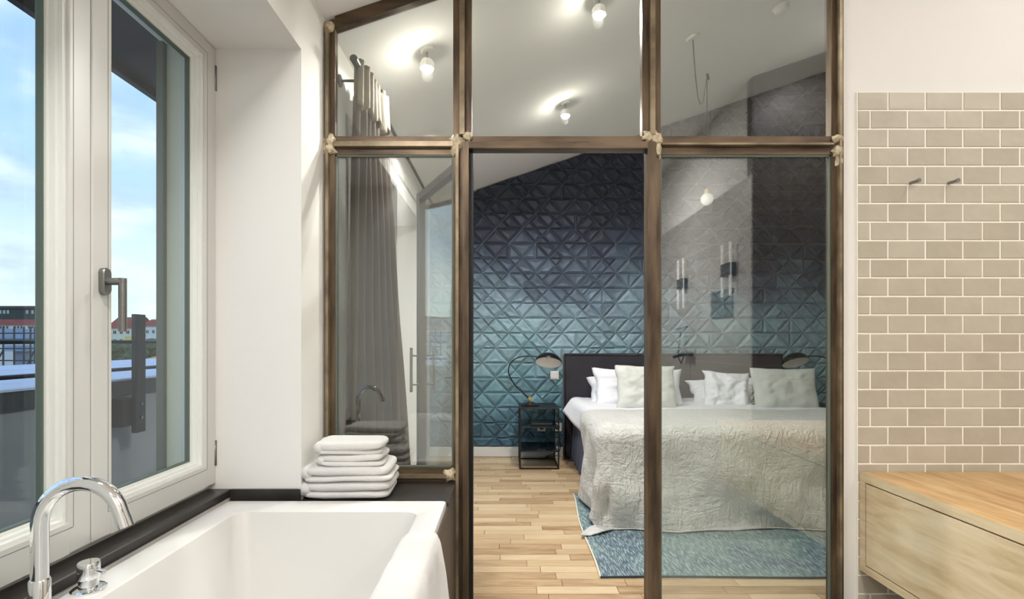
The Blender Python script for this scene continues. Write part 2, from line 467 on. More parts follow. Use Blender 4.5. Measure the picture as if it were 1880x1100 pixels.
def quilt_mat():
    """printed ombre of the wall covering: navy high up, pale teal in the middle, teal below"""
    m, t, b = newmat('quilted_teal')
    b.inputs['Roughness'].default_value = .55
    b.inputs['Sheen Weight'].default_value = .25
    g = N(t, 'ShaderNodeNewGeometry'); sp = N(t, 'ShaderNodeSeparateXYZ')
    t.links.new(g.outputs['Position'], sp.inputs[0])
    n = N(t, 'ShaderNodeTexNoise'); n.inputs['Scale'].default_value = 1.7; n.inputs['Detail'].default_value = 3
    t.links.new(g.outputs['Position'], n.inputs[0])
    oi = N(t, 'ShaderNodeObjectInfo'); at = N(t, 'ShaderNodeAttribute'); at.attribute_name = 'rnd'
    ad = N(t, 'ShaderNodeMath', operation='ADD'); t.links.new(oi.outputs['Random'], ad.inputs[0]); t.links.new(at.outputs['Fac'], ad.inputs[1])
    fr = N(t, 'ShaderNodeMath', operation='FRACT'); t.links.new(ad.outputs[0], fr.inputs[0])
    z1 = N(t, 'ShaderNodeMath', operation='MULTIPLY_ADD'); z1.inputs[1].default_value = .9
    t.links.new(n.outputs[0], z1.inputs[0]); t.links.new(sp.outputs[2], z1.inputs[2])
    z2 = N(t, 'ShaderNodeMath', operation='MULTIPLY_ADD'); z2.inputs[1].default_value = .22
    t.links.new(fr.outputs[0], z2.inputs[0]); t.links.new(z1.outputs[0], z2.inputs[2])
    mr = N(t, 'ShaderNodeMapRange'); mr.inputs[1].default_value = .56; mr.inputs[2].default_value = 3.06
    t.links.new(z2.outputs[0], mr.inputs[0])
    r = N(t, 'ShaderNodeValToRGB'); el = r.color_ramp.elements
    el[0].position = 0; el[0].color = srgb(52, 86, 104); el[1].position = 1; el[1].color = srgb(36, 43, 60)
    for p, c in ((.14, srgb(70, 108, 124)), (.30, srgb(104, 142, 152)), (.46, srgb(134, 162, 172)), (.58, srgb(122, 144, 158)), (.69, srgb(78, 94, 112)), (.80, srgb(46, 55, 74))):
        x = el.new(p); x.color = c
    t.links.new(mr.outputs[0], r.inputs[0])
    n3 = N(t, 'ShaderNodeTexNoise'); n3.inputs['Scale'].default_value = 22; n3.inputs['Detail'].default_value = 3
    t.links.new(g.outputs['Position'], n3.inputs[0])
    h = N(t, 'ShaderNodeHueSaturation')
    v = N(t, 'ShaderNodeMath', operation='MULTIPLY_ADD'); v.inputs[1].default_value = .7; v.inputs[2].default_value = .62
    wn = N(t, 'ShaderNodeTexWhiteNoise', noise_dimensions='1D'); t.links.new(fr.outputs[0], wn.inputs['W'])
    v2 = N(t, 'ShaderNodeMath', operation='MULTIPLY_ADD'); v2.inputs[1].default_value = .45; v2.inputs[2].default_value = .78
    t.links.new(wn.outputs['Value'], v2.inputs[0])
    v3 = N(t, 'ShaderNodeMath', operation='MULTIPLY'); t.links.new(v2.outputs[0], v3.inputs[1])
    t.links.new(n3.outputs[0], v.inputs[0]); t.links.new(v.outputs[0], v3.inputs[0]); t.links.new(v3.outputs[0], h.inputs['Value'])
    t.links.new(r.outputs[0], h.inputs['Color']); t.links.new(h.outputs[0], b.inputs['Base Color'])
    return m
M['quilt'] = quilt_mat()
M['quiltbase'] = mat('quilt_seam', srgb(150, 170, 178), .8)

# ================================================================== STRUCTURE
BX1 = 3.4      # bedroom right wall
RX = 3.0       # bathroom right wall
SX = 2.12      # side wall behind the camera, right
# ---- left wall with two window niches
w = MB()
w.slopebox(OX, LX, -3.0, .74, 0, .02)
w.box(OX, -1.0, .74, CHK, 0, .545)
w.slopebox(OX, LX, .74, CHK, 2.164, .02)
w.slopebox(OX, LX, CHK, 2.45, 0, .02)
w.slopebox(OX, LX, 2.45, 4.59, 2.14, .02)
w.slopebox(OX, LX, 4.59, BY + .15, 0, .02)
struct(obj('wall_left', w, M['plaster']))
# ---- back wall and baseboard
wb = struct(obj('wall_back', MB().slopebox(LX, BX1, BY, BY + .15, 0, .02), M['quiltbase']))
struct(obj('baseboard_back', rbox(LX, BX1, BY - .028, BY, 0, .095, .004, 1), M['white']))
struct(obj('wall_right', MB().slopebox(BX1, BX1 + .15, PY, BY + .15, 0, .02), M['plaster']))
# ---- dividing wall that carries the tiles
DX0 = PX(1549)
wd = struct(obj('wall_divider', MB().slopebox(DX0, BX1, PY + .006, PY + .06, 0, .02), M['plaster']))
# ---- walls behind the camera
struct(obj('wall_rear', MB().slopebox(LX, SX, -3.15, -3.0, 0, .02), M['plaster']))
struct(obj('wall_side', MB().slopebox(SX, SX + .12, -3.0, -.302, 0, .02), M['plaster']))
M['browntile'] = None
def brick_mat(name, c1, c2, mortar, rough=.35):
    m, t, b = newmat(name)
    b.inputs['Roughness'].default_value = rough
    tcn = N(t, 'ShaderNodeTexCoord'); sp = N(t, 'ShaderNodeSeparateXYZ'); cb = N(t, 'ShaderNodeCombineXYZ')
    ad = N(t, 'ShaderNodeMath', operation='ADD')
    t.links.new(tcn.outputs['Object'], sp.inputs[0])
    t.links.new(sp.outputs[0], ad.inputs[0]); t.links.new(sp.outputs[1], ad.inputs[1])
    t.links.new(ad.outputs[0], cb.inputs[0]); t.links.new(sp.outputs[2], cb.inputs[1])
    br = N(t, 'ShaderNodeTexBrick'); br.inputs['Scale'].default_value = 1
    br.inputs['Color1'].default_value = c1; br.inputs['Color2'].default_value = c2; br.inputs['Mortar'].default_value = mortar
    br.inputs['Mortar Size'].default_value = .004; br.inputs['Brick Width'].default_value = .30; br.inputs['Row Height'].default_value = .15
    t.links.new(cb.outputs[0], br.inputs[0]); t.links.new(br.outputs[0], b.inputs['Base Color'])
    return m
M['browntile'] = brick_mat('brown_wall_tile', srgb(66, 58, 52), srgb(78, 69, 62), srgb(110, 100, 90))
M['greytile'] = brick_mat('grey_wall_tile', srgb(170, 166, 160), srgb(178, 174, 168), srgb(200, 196, 190))
struct(obj('wall_wing', MB().slopebox(SX, RX, -.30, -.20, 0, .02), M['browntile']))
struct(obj('trim_1', MB().box(SX - .012, SX, -3.0, -.20, 0, 2.55), M['greytile']))
struct(obj('wall_outer', MB().slopebox(RX, RX + .1, -.30, PY + .006, 0, .02), M['plaster']))
# ---- ceiling (one sloping slab over both rooms)
a, b_ = OX, BX1 + .15
cz = MB().hexa([(a, -3.15, ceil_z(a)), (b_, -3.15, ceil_z(b_)), (b_, BY + .15, ceil_z(b_)), (a, BY + .15, ceil_z(a)),
                (a, -3.15, ceil_z(a) + .2), (b_, -3.15, ceil_z(b_) + .2), (b_, BY + .15, ceil_z(b_) + .2), (a, BY + .15, ceil_z(a) + .2)])
struct(obj('ceiling', cz, M['ceiling']))
# ---- floors
fl = struct(obj('floor', MB().box(OX, BX1, PY - .05, BY + .1, -.2, -.004), M['floorbase']))
struct(obj('floor_bathroom', MB().box(OX, RX, -3.1, PY - .05, -.2, 0), mat('bath_floor_tile', srgb(150, 144, 134), .4, var=.08, vscale=2)))

# planks of the oak floor
planks = []
rowh = .0695
yy = PY - .05
ri = 0
while yy < BY - .03:
    xx = LX - .30 + random.uniform(-.5, 0)
    while xx < BX1:
        L = random.uniform(.28, .62)
        x0, x1 = max(xx, LX - .3), min(xx + L, BX1)
        if x1 - x0 > .03:
            planks.append((x0, x1, yy, min(yy + rowh, BY - .03)))
        xx += L
    yy += rowh; ri += 1
def plank_vis(p):
    x0, x1, y0, y1 = p
    cx, cy = (x0 + x1) / 2, (y0 + y1) / 2
    px0, px1 = VX + x0 * F / cy, VX + x1 * F / cy
    py = VY + EYE * F / cy
    if py > 1135: return 0
    lo, hi = max(px0, 800), min(px1, 1190)
    s = max(0, hi - lo)
    if cy < 2.46: s += max(0, min(px1, 1530) - max(px0, 1190))
    if cx > .62 and cy > 3.1: s = 0
    if cx > .5 and 2.46 < cy < 3.7: s *= .2
    return s * (EYE * F / y0 - EYE * F / y1)
order = sorted(planks, key=plank_vis, reverse=True)
def plank_mesh(mb, x0, x1, y0, y1, g=.0008):
    c = .0012
    mb.add([(x0 + g, y0 + g, -.004), (x1 - g, y0 + g, -.004), (x1 - g, y1 - g, -.004), (x0 + g, y1 - g, -.004),
            (x0 + g + c, y0 + g + c, 0), (x1 - g - c, y0 + g + c, 0), (x1 - g - c, y1 - g - c, 0), (x0 + g + c, y1 - g - c, 0)],
           [(4, 5, 6, 7), (0, 1, 5, 4), (1, 2, 6, 5), (2, 3, 7, 6), (3, 0, 4, 7)])
nsel = 298
for p in order[:nsel]:
    m_ = MB(); plank_mesh(m_, *p)
    obj('plank', m_, M['floor'], fl)
m_ = MB(); rn = []
for p in order[nsel:]:
    plank_mesh(m_, *p); r_ = random.random(); rn += [r_] * 8
o = obj('planks', m_, M['floor'], fl); o['kind'] = 'stuff'
at = o.data.attributes.new('rnd', 'FLOAT', 'POINT'); at.data.foreach_set('value', rn)

# ---- quilted covering of the back wall: lattice of triangles and strips
QW, QR = .129, .1437
QX, QZ = .021, 2.052
def clip(poly, f):
    out_ = []
    for i in range(len(poly)):
        p, q = poly[i], poly[(i + 1) % len(poly)]
        a, b = f(p), f(q)
        if a >= 0: out_.append(p)
        if (a >= 0) != (b >= 0):
            t = a / (a - b); out_.append((p[0] + (q[0] - p[0]) * t, p[1] + (q[1] - p[1]) * t))
    return out_
def hsh(*k):
    return random.Random(hash(k) & 0xffffffff).random()
pieces = []
for k in range(-14, 14):
    zt, zb = QZ - k * QR, QZ - (k + 1) * QR
    zm = (zt + zb) / 2
    for i in range(-8, 30):
        ax = QX + i * QW
        up = (i + k) % 2 == 0
        if up:
            A, L, R = (ax, zt), (ax - QW, zb), (ax + QW, zb); cb1, cb2 = (i - 1) - k, (i + 1) + k
        else:
            A, L, R = (ax, zb), (ax - QW, zt), (ax + QW, zt); cb1, cb2 = i - k, i + k
        mid = lambda p, q: ((p[0] + q[0]) / 2, (p[1] + q[1]) / 2)
        b1 = hsh(11, cb1, (k + cb1) // 4) < .46
        b2 = hsh(22, cb2, (k - cb2) // 4) < .40
        mb_, ml, mr_ = mid(L, R), mid(A, L), mid(A, R)
        if b1:
            parts = [[L, mb_, ml], [A, ml, mb_, R]] if up else [[R, mr_, mb_], [A, mr_, mb_, L]]
        elif b2:
            parts = [[R, mr_, mb_], [A, L, mb_, mr_]] if up else [[L, mb_, ml], [A, ml, mb_, R]]
        elif hsh(33, i, k) < .28:
            parts = [[A, L, mb_], [A, mb_, R]]
        else:
            parts = [[A, L, R]]
        for pl in parts:
            for f in (lambda p: ceil_z(p[0]) - .004 - p[1], lambda p: p[1] - .097, lambda p: p[0] - LX - .003, lambda p: BX1 - .003 - p[0]):
                if len(pl) > 2: pl = clip(pl, f)
            if len(pl) < 3: continue
            ar = sum(pl[j][0] * pl[(j + 1) % len(pl)][1] - pl[(j + 1) % len(pl)][0] * pl[j][1] for j in range(len(pl))) / 2
            if abs(ar) < 2e-4: continue
            if ar < 0: pl = pl[::-1]
            pieces.append((abs(ar), pl))
def quilt_piece(mb, pl, seed):
    rr = random.Random(seed)
    n = len(pl)
    cx = sum(p[0] for p in pl) / n; cz_ = sum(p[1] for p in pl) / n
    def ring(t, d):
        return [(cx + (p[0] - cx) * t, BY - d, cz_ + (p[1] - cz_) * t) for p in pl]
    r0, r1, r2 = ring(.985, .0), ring(.95, .011), ring(.55, .028 + rr.uniform(-.005, .005))
    vs = r0 + r1 + r2 + [(cx + rr.uniform(-.01, .01), BY - .024 + rr.uniform(-.006, .005), cz_ + rr.uniform(-.01, .01))]
    fs = []
    for r in (0, 1):
        for i in range(n):
            j = (i + 1) % n
            fs.append((r * n + i, r * n + j, (r + 1) * n + j, (r + 1) * n + i))
    fs += [(2 * n + i, 2 * n + (i + 1) % n, 3 * n) for i in range(n)]
    mb.add(vs, fs)
    return len(vs)
def q_vis(it):
    ar, pl = it
    cx = sum(p[0] for p in pl) / len(pl); cz_ = sum(p[1] for p in pl) / len(pl)
    px, py = VX + cx * 190, VY - (cz_ - EYE) * 190
    s = ar
    if 866 < px < 1190 and py > 262: s *= 10
    elif 1190 < px < 1530 and py > 120: s *= 3
    else: s *= .02
    if px > 1035 and py > 650: s *= .001
    return s
pieces.sort(key=q_vis, reverse=True)
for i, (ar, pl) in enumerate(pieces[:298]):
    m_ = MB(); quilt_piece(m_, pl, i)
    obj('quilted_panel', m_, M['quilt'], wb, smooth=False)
m_ = MB(); rn = []
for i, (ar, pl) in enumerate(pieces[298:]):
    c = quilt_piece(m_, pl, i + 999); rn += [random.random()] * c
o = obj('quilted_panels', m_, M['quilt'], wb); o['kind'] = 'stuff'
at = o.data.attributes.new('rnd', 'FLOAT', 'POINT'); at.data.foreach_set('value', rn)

# ---- greige tiles on the dividing wall
TX0 = PX(1573.5); TZ1 = PZ(169)
obj('grout_bed', MB().box(TX0 - .001, RX - .001, PY - .001, PY + .007, 0, TZ1), M['grout'], wd)
tp, th, gp = .1525, .0758, .0058
cache = {}
row = 0
zt = TZ1
while zt - th > -.01:
    first = .125 if row % 2 == 0 else .0525
    x = TX0
    wd_ = first
    while x < RX - .02:
        wd_ = min(wd_, RX - .001 - x)
        x1 = x + wd_
        key = round(wd_, 4)
        if key not in cache:
            hw = (wd_ - gp) / 2; hh = (th - gp) / 2; c = .0022
            m_ = MB()
            v0 = [(-hw, 0, -hh), (hw, 0, -hh), (hw, 0, hh), (-hw, 0, hh)]
            v1 = [(-hw, -.0008, -hh), (hw, -.0008, -hh), (hw, -.0008, hh), (-hw, -.0008, hh)]
            v2 = [(-hw + c, -.0026, -hh + c), (hw - c, -.0026, -hh + c), (hw - c, -.0026, hh - c), (-hw + c, -.0026, hh - c)]
            m_.add(v0 + v1 + v2, [(0, 1, 5, 4), (1, 2, 6, 5), (2, 3, 7, 6), (3, 0, 4, 7), (4, 5, 9, 8), (5, 6, 10, 9), (6, 7, 11, 10), (7, 4, 8, 11), (8, 9, 10, 11)])
            cache[key] = mesh_of('tile', m_, M['tile'])
        o = bpy.data.objects.new('tile', cache[key]); COL.objects.link(o)
        o.parent = wd
        o.location = ((x + x1) / 2, PY - .001, zt - th / 2)
        o.rotation_euler = (random.uniform(-.006, .006), 0, random.uniform(-.004, .004))
        x = x1; wd_ = tp
    zt -= th; row += 1

# ================================================================== WINDOWS
def window(name, y0, y1, z0, z1, ymid, handle, label, bottom=.075):
    """timber window in the plane X = WX, two sashes meeting at ymid"""
    r = bpy.data.objects.new(name, None); COL.objects.link(r)
    r.location = (WX, (y0 + y1) / 2, z0); r.matrix_basis = Matrix.Translation(r.location)
    struct(r, label, 'window')
    fr = MB()
    xo, xi = WX - .10, WX - .028
    fr.box(xo, xi, y0, y0 + .05, z0, z1).box(xo, xi, y1 - .05, y1, z0, z1).box(xo, xi, y0 + .05, y1 - .05, z0, z0 + .055).box(xo, xi, y0 + .05, y1 - .05, z1 - .05, z1)
    obj('window_frame', fr, M['white'], r)
    for k, (a, b) in enumerate(((y0 + .012, ymid - .001), (ymid + .001, y1 - .004))):
        st = .066; g0, g1 = a + st, b - st
        zb, zt_ = z0 + .02, z1 - .004
        s = MB()
        xs, xe = WX - .075, WX
        e = .004
        for (A, B, C, D) in ((a, g0, zb, zt_), (g1, b, zb, zt_)):
            m2 = rbox(xs, xe, A, B, C, D, e, 2); s.add(m2.v, m2.f)
        for (A, B, C, D) in ((g0, g1, zb, zb + bottom), (g0, g1, zt_ - .055, zt_)):
            s.box(xs, xe, A - .002, B + .002, C, D)
        so = obj('sash', s, M['white'], r, smooth=False)
        # stepped glazing bead
        zb2, zt2 = zb + bottom, zt_ - .055
        gv = MB(); q_ = .012; xg0, xg1 = WX - .001, WX + .0004
        gv.box(xg0, xg1, g0 - q_ - .0015, g0 - q_, zb2 - q_, zt2 + q_).box(xg0, xg1, g1 + q_, g1 + q_ + .0015, zb2 - q_, zt2 + q_)
        gv.box(xg0, xg1, g0 - q_, g1 + q_, zb2 - q_ - .0015, zb2 - q_).box(xg0, xg1, g0 - q_, g1 + q_, zt2 + q_, zt2 + q_ + .0015)
        obj('groove', gv, M['groove'], so)
        bd = MB()
        for d, x_a, x_b in ((.009, WX - .060, WX - .008), (.016, WX - .060, WX - .020), (.023, WX - .060, WX - .034)):
            bd.box(x_a, x_b, g0, g0 + d, zb2, zt2).box(x_a, x_b, g1 - d, g1, zb2, zt2)
            bd.box(x_a, x_b, g0 + d, g1 - d, zb2, zb2 + d).box(x_a, x_b, g0 + d, g1 - d, zt2 - d, zt2)
        obj('glazing_bead', bd, M['bead'], so)
        gk = MB(); d = .027; x_a, x_b = WX - .056, WX - .040
        gk.box(x_a, x_b, g0, g0 + d, zb2, zt2).box(x_a, x_b, g1 - d, g1, zb2, zt2).box(x_a, x_b, g0 + d, g1 - d, zb2, zb2 + d).box(x_a, x_b, g0 + d, g1 - d, zt2 - d, zt2)
        obj('gasket', gk, M['gasket'], so)
        obj('pane', MB().box(WX - .054, WX - .046, g0 + .002, g1 - .002, zb2 + .002, zt2 - .002), M['wglass'], so)
    obj('meeting_groove', MB().box(WX - .02, WX - .003, ymid - .003, ymid + .003, z0 + .03, z1 - .01), M['gasket'], r)
    # hinges against the far cheek
    for zz in (z0 + .13, z1 - .11):
        obj('hinge', MB().cyl((WX - .004, y1 - .006, zz - .045), (WX - .004, y1 - .006, zz + .045), .008, n=10), M['brushed'], r, smooth=True)
    if handle:
        hy, hz = handle
        h = obj('handle', MB().tube([(WX + .012, hy, hz), (WX + .05, hy, hz), (WX + .055, hy, hz - .004)], .0095, 12)
                .tube([(WX + .052, hy, hz + .0085), (WX + .052, hy, hz - .13)], .0095, 12), M['brushed'], r, smooth='auto')
        rs = MB()
        pts = []
        for q in range(24):
            t = 2 * math.pi * q / 24
            pts.append((hy + .0145 * math.cos(t), hz + (.021 if math.sin(t) > 0 else -.021) + .0145 * math.sin(t)))
        n_ = len(pts)
        rs.add([(WX, p[0], p[1]) for p in pts] + [(WX + .011, p[0], p[1]) for p in pts] + [(WX + .014, hy + (p[0] - hy) * .85, hz + (p[1] - hz) * .93) for p in pts],
               [((i), (i + 1) % n_, n_ + (i + 1) % n_, n_ + i) for i in range(n_)] + [(n_ + i, n_ + (i + 1) % n_, 2 * n_ + (i + 1) % n_, 2 * n_ + i) for i in range(n_)] + [tuple(range(2 * n_, 3 * n_))])
        obj('rosette', rs, M['brushed'], h, smooth='auto')
    return r
window('window_1', .74, CHK + .004, .575, 2.166, 1.302, (1.338, EYE + (628 - 517) * 1.338 / F), 'white two-sash timber window with steel handle above the bathtub')
window('window_2', 2.45, 4.59, .02, 2.14, 3.52, (3.60, 1.05), 'white glazed balcony door of the bedroom', .12)
# stone sill
struct(obj('trim_2', rbox(OX - .03, -.995, .74, CHK, .545, .575, .003, 1), M['stone']))
# outside reveal and guide rail right of the glass
struct(obj('trim_3', MB().box(OX - .02, WX - .10, CHK - .03, CHK, .575, 2.164), mat('outer_reveal', srgb(206, 206, 190), .7)))
struct(obj('trim_4', MB().box(OX - .012, OX + .012, CHK - .05, CHK - .03, .575, 2.164), mat('grey_guide', srgb(104, 108, 100), .5)))

# ================================================================== STEEL PARTITION
pt = thing('steel_partition', (.3, PY, 0), 'raw steel framed glass partition between bath and bed', 'partition')
YF, YB = PY, PY + .035
def post(px0, px1, z0, z1=None, ribc=None, ribw=.022, name='post', mat_='steel'):
    x0, x1 = PX(px0), PX(px1)
    m = MB()
    if z1 is None: m.slopebox(x0, x1, YF, YB, z0, -.012)
    else: m.box(x0, x1, YF, YB, z0, z1)
    o = obj(name, m, M[mat_], pt)
    if ribc is not None:
        c = PX(ribc); m = MB()
        if z1 is None: m.slopebox(c - ribw / 2, c + ribw / 2, YF - .022, YF, z0, -.05)
        else: m.box(c - ribw / 2, c + ribw / 2, YF - .022, YF, z0, z1)
        obj('rib', m, M['steel_rib'], o)
    return o
LZ = .535     # top of the stone ledge
TZb, TZt = PZ(284), PZ(250)
post(596.5, 615, LZ, None, 603, .012)
post(832, 866, TZt, None, 849, .020)
post(1179, 1213, TZt, None, 1196, .020)
post(1526, 1549, 0, None, 1538, .010)
post(832, 852, 0, TZt, 840, .012)
post(1203, 1213, 0, TZt, None)
# door jambs and head (flat bar set inside)
jm = MB().box(PX(850), PX(861), PY - .018, PY + .04, 0, PZ(263)); obj('door_jamb', jm, M['steel'], pt)
obj('door_stop', MB().box(PX(861), PX(868), PY + .012, PY + .05, 0, PZ(276)), M['blacksteel'], pt)
jm = MB().box(PX(1187), PX(1203), PY - .018, PY + .04, 0, PZ(263)); obj('door_jamb', jm, M['steel'], pt)
obj('door_head', MB().box(PX(861), PX(1187), PY - .018, PY + .04, PZ(275), PZ(263)), M['steel_h'], pt)
def rail(px0, px1, py0, py1, rib=None, ribw=.022, name='transom'):
    o = obj(name, MB().box(PX(px0), PX(px1), YF + .001, YB - .001, PZ(py1), PZ(py0)), M['steel_h'], pt)
    if rib:
        obj('rib', MB().box(PX(px0), PX(px1), YF - .02, YF + .001, PZ(rib) - ribw / 2, PZ(rib) + ribw / 2), M['steel_rib'], o)
    return o
rail(615, 832, 250, 284, 267, .020)
rail(852, 1203, 250, 263)
rail(1213, 1526, 250, 284, 267, .008)
rail(615, 832, 858, 886, 873, .014, 'bottom_rail')
rail(1213, 1526, 1172, 1188, None, .01, 'bottom_rail')
# sloping top rail below the ceiling
x0, x1 = PX(615), PX(1526)
tr = MB().hexa([(x0, YF, ceil_z(x0) - .055), (x1, YF, ceil_z(x1) - .055), (x1, YB, ceil_z(x1) - .055), (x0, YB, ceil_z(x0) - .055),
                (x0, YF, ceil_z(x0) - .002), (x1, YF, ceil_z(x1) - .002), (x1, YB, ceil_z(x1) - .002), (x0, YB, ceil_z(x0) - .002)])
o = obj('top_rail', tr, M['steel_h'], pt)
# panes
def pane(px0, px1, z0, z1=None):
    x0, x1 = PX(px0) - .003, PX(px1) + .003
    y0, y1 = PY + .014, PY + .022
    m = MB()
    if z1 is None: m.slopebox(x0, x1, y0, y1, z0, -.05)
    else: m.box(x0, x1, y0, y1, z0, z1)
    return obj('pane', m, M['glass'], pt)
pane(615, 832, TZt - .003)
pane(866, 1179, TZt - .003)
pane(1213, 1526, TZt - .003)
pane(615, 832, PZ(858) - .003, TZb + .003)
pane(1213, 1526, PZ(1172) - .003, TZb + .003)
# thin black glazing strips
gs = MB()
for a, b, t_, u in ((615, 832, 284, 858), (1213, 1526, 284, 1172)):
    X0, X1, Z1, Z0 = PX(a), PX(b), PZ(t_), PZ(u)
    for (p, q, r_, s_) in ((X0, X0 + .006, Z0, Z1), (X1 - .006, X1, Z0, Z1), (X0, X1, Z1 - .006, Z1), (X0, X1, Z0, Z0 + .006)):
        gs = MB().box(p, q, PY + .004, PY + .014, r_, s_)
        obj('glazing_strip', gs, M['gasket'], pt)
# ground weld patches at the joints
def weld(px, py, w_, h_, n=9, seed=0):
    rr = random.Random(seed)
    c = P(px, py, PY); w_ *= 1.25; h_ *= 1.25
    m = MB(); vs = []; k = 16
    for r_, d in ((1, .0005), (.55, .006)):
        for i in range(k):
            t = 2 * math.pi * i / k
            j = rr.uniform(.55, 1.15) if r_ == 1 else 1
            vs.append((c.x + math.cos(t) * w_ * r_ * j, PY - .002 - d - .02 * (1 - r_), c.z + math.sin(t) * h_ * r_ * j))
    vs.append((c.x, PY - .026, c.z))
    fs = [(i, (i + 1) % k, k + (i + 1) % k, k + i) for i in range(k)] + [(k + i, k + (i + 1) % k, 2 * k) for i in range(k)]
    m.add(vs, fs)
    obj('weld', m, M['weld'], pt)
for i, (a, b, c, d) in enumerate(((606, 262, .026, .034), (605, 274, .028, .03), (604, 52, .020, .022), (838, 262, .028, .03), (858, 252, .024, .022),
                                  (836, 277, .02, .026), (1190, 252, .024, .026), (1204, 256, .026, .03), (1207, 276, .016, .034), (1537, 255, .020, .018),
                                  (1536, 278, .022, .03), (826, 872, .026, .026), (1539, 298, .012, .03))):
    weld(a, b, c, d, seed=i + 3)

# ================================================================== GLASS DOOR LEAF (open into the bedroom)
hx, hy = -.160, PY + .045
ex, ey = -.452, 2.72
ang = math.atan2(ey - hy, ex - hx)
Ld = math.hypot(ex - hx, ey - hy)
door = bpy.data.objects.new('door_1', None); COL.objects.link(door)
door.matrix_basis = Matrix.Translation((hx, hy, 0)) @ Matrix.Rotation(ang, 4, 'Z')
struct(door, 'open glass door leaf with slim steel frame and bar handles', 'door')
DZ = PZ(277)
def dpart(name, mb, m, par=door, sm=False):
    o = bpy.data.objects.new(name, mesh_of(name, mb, m, sm)); COL.objects.link(o); o.parent = par; return o
dsteel = mat('grey_steel', srgb(96, 96, 96), .35, .7)
fw = .036
dpart('stile', MB().box(0, fw, -.02, .02, .008, DZ), dsteel)
dpart('stile', MB().box(Ld - fw, Ld, -.02, .02, .008, DZ).box(Ld - .012, Ld + .002, -.024, .024, .008, DZ), dsteel)
dpart('rail', MB().box(fw, Ld - fw, -.02, .02, DZ - fw, DZ), dsteel)
dpart('rail', MB().box(fw, Ld - fw, -.02, .02, .008, .05), dsteel)
dpart('pane', MB().box(fw - .003, Ld - fw + .003, -.004, .004, .048, DZ - fw + .002), M['glass'])
for sgn in (-1, 1):
    h = dpart('handle', MB().cyl((Ld - .03, sgn * .062, .845), (Ld - .03, sgn * .062, 1.075), .0075, n=12), M['brushed'], door, 'auto')
    for zz in (.885, 1.035):
        dpart('standoff', MB().cyl((Ld - .03, sgn * .018, zz), (Ld - .03, sgn * .062, zz), .006, n=10), M['brushed'], h, True)

# ================================================================== BATHROOM THINGS
struct(obj('wall_low', MB().box(LX, -.215, PY + .001, PY + .034, 0, LZ - .001), M['panel']))
sr = thing('bath_surround', (-.6, 1.6, 0), 'dark slate ledge and brown side panel enclosing the white bathtub', 'bath surround')
obj('side_panel', MB().box(-.222, -.205, .12, PY - .002, 0, LZ - .012), M['panel'], sr)
lg = MB().box(LX + .001, -.205, 1.822, PY - .0005, LZ - .012, LZ).box(-.99, LX + .001, 1.822, CHK, LZ - .012, LZ)
obj('ledge', lg, M['stone'], sr)
obj('upstand', MB().box(-.994, LX, CHK - .010, CHK - .0005, LZ, .575), M['stone'], sr)

def rrect(x0, x1, y0, y1, r, z, seg=6):
    pts = []
    for cx, cy, a0 in ((x1 - r, y1 - r, 0), (x0 + r, y1 - r, 90), (x0 + r, y0 + r, 180), (x1 - r, y0 + r, 270)):
        for i in range(seg + 1):
            t = math.radians(a0 + 90 * i / seg)
            pts.append((cx + r * math.cos(t), cy + r * math.sin(t), z))
    return pts
loops = [rrect(-.978, -.212, .18, 1.812, .015, .50), rrect(-.98, -.21, .178, 1.814, .017, .538), rrect(-.977, -.213, .181, 1.811, .017, .545),
         rrect(-.900, -.284, .27, 1.717, .04, .545), rrect(-.893, -.291, .278, 1.709, .045, .540), rrect(-.885, -.300, .30, 1.700, .05, .50),
         rrect(-.862, -.322, .40, 1.655, .06, .30), rrect(-.848, -.336, .46, 1.61, .07, .185), rrect(-.81, -.374, .52, 1.55, .08, .145), rrect(-.70, -.48, .7, 1.4, .08, .138)]
m_ = MB(); n_ = len(loops[0]); vs = [v for l in loops for v in l]
fs = [(k * n_ + i, k * n_ + (i + 1) % n_, (k + 1) * n_ + (i + 1) % n_, (k + 1) * n_ + i) for k in range(len(loops) - 1) for i in range(n_)]
fs.append(tuple(range((len(loops) - 1) * n_, len(loops) * n_)))
m_.add(vs, fs)
tub = tag(obj('bathtub', m_, M['enamel'], smooth='auto'), 'white rectangular built-in bathtub under the window', 'bathtub')

# spout
sp0 = Vector((-.925, 1.02, .545))
spt = thing('bath_spout', sp0, 'tall curved chrome spout rising from the bathtub rim', 'spout')
R_ = .078
pts = [sp0 + Vector((0, 0, z)) for z in (.07, .13, .20 - .0)]
for i in range(1, 15):
    t = math.pi * .93 * i / 14
    d = R_ * (1 - math.cos(t))
    pts.append(sp0 + Vector((d * .97, d * .10, .20 + R_ * math.sin(t))))
dirn = (pts[-1] - pts[-2]).normalized()
pts.append(pts[-1] + dirn * .012)
obj('spout_tube', MB().tube(pts, .0148, 20), M['chrome'], spt, smooth='auto')
obj('aerator', MB().cyl(pts[-1] - dirn * .002, pts[-1] + dirn * .018, .0155, n=20), M['chrome'], spt, smooth='auto')
obj('sleeve', MB().lathe([(.024, 0), (.024, .006), (.0178, .009), (.0178, .088), (.016, .091)], 24, sp0), M['chrome'], spt, smooth='auto')
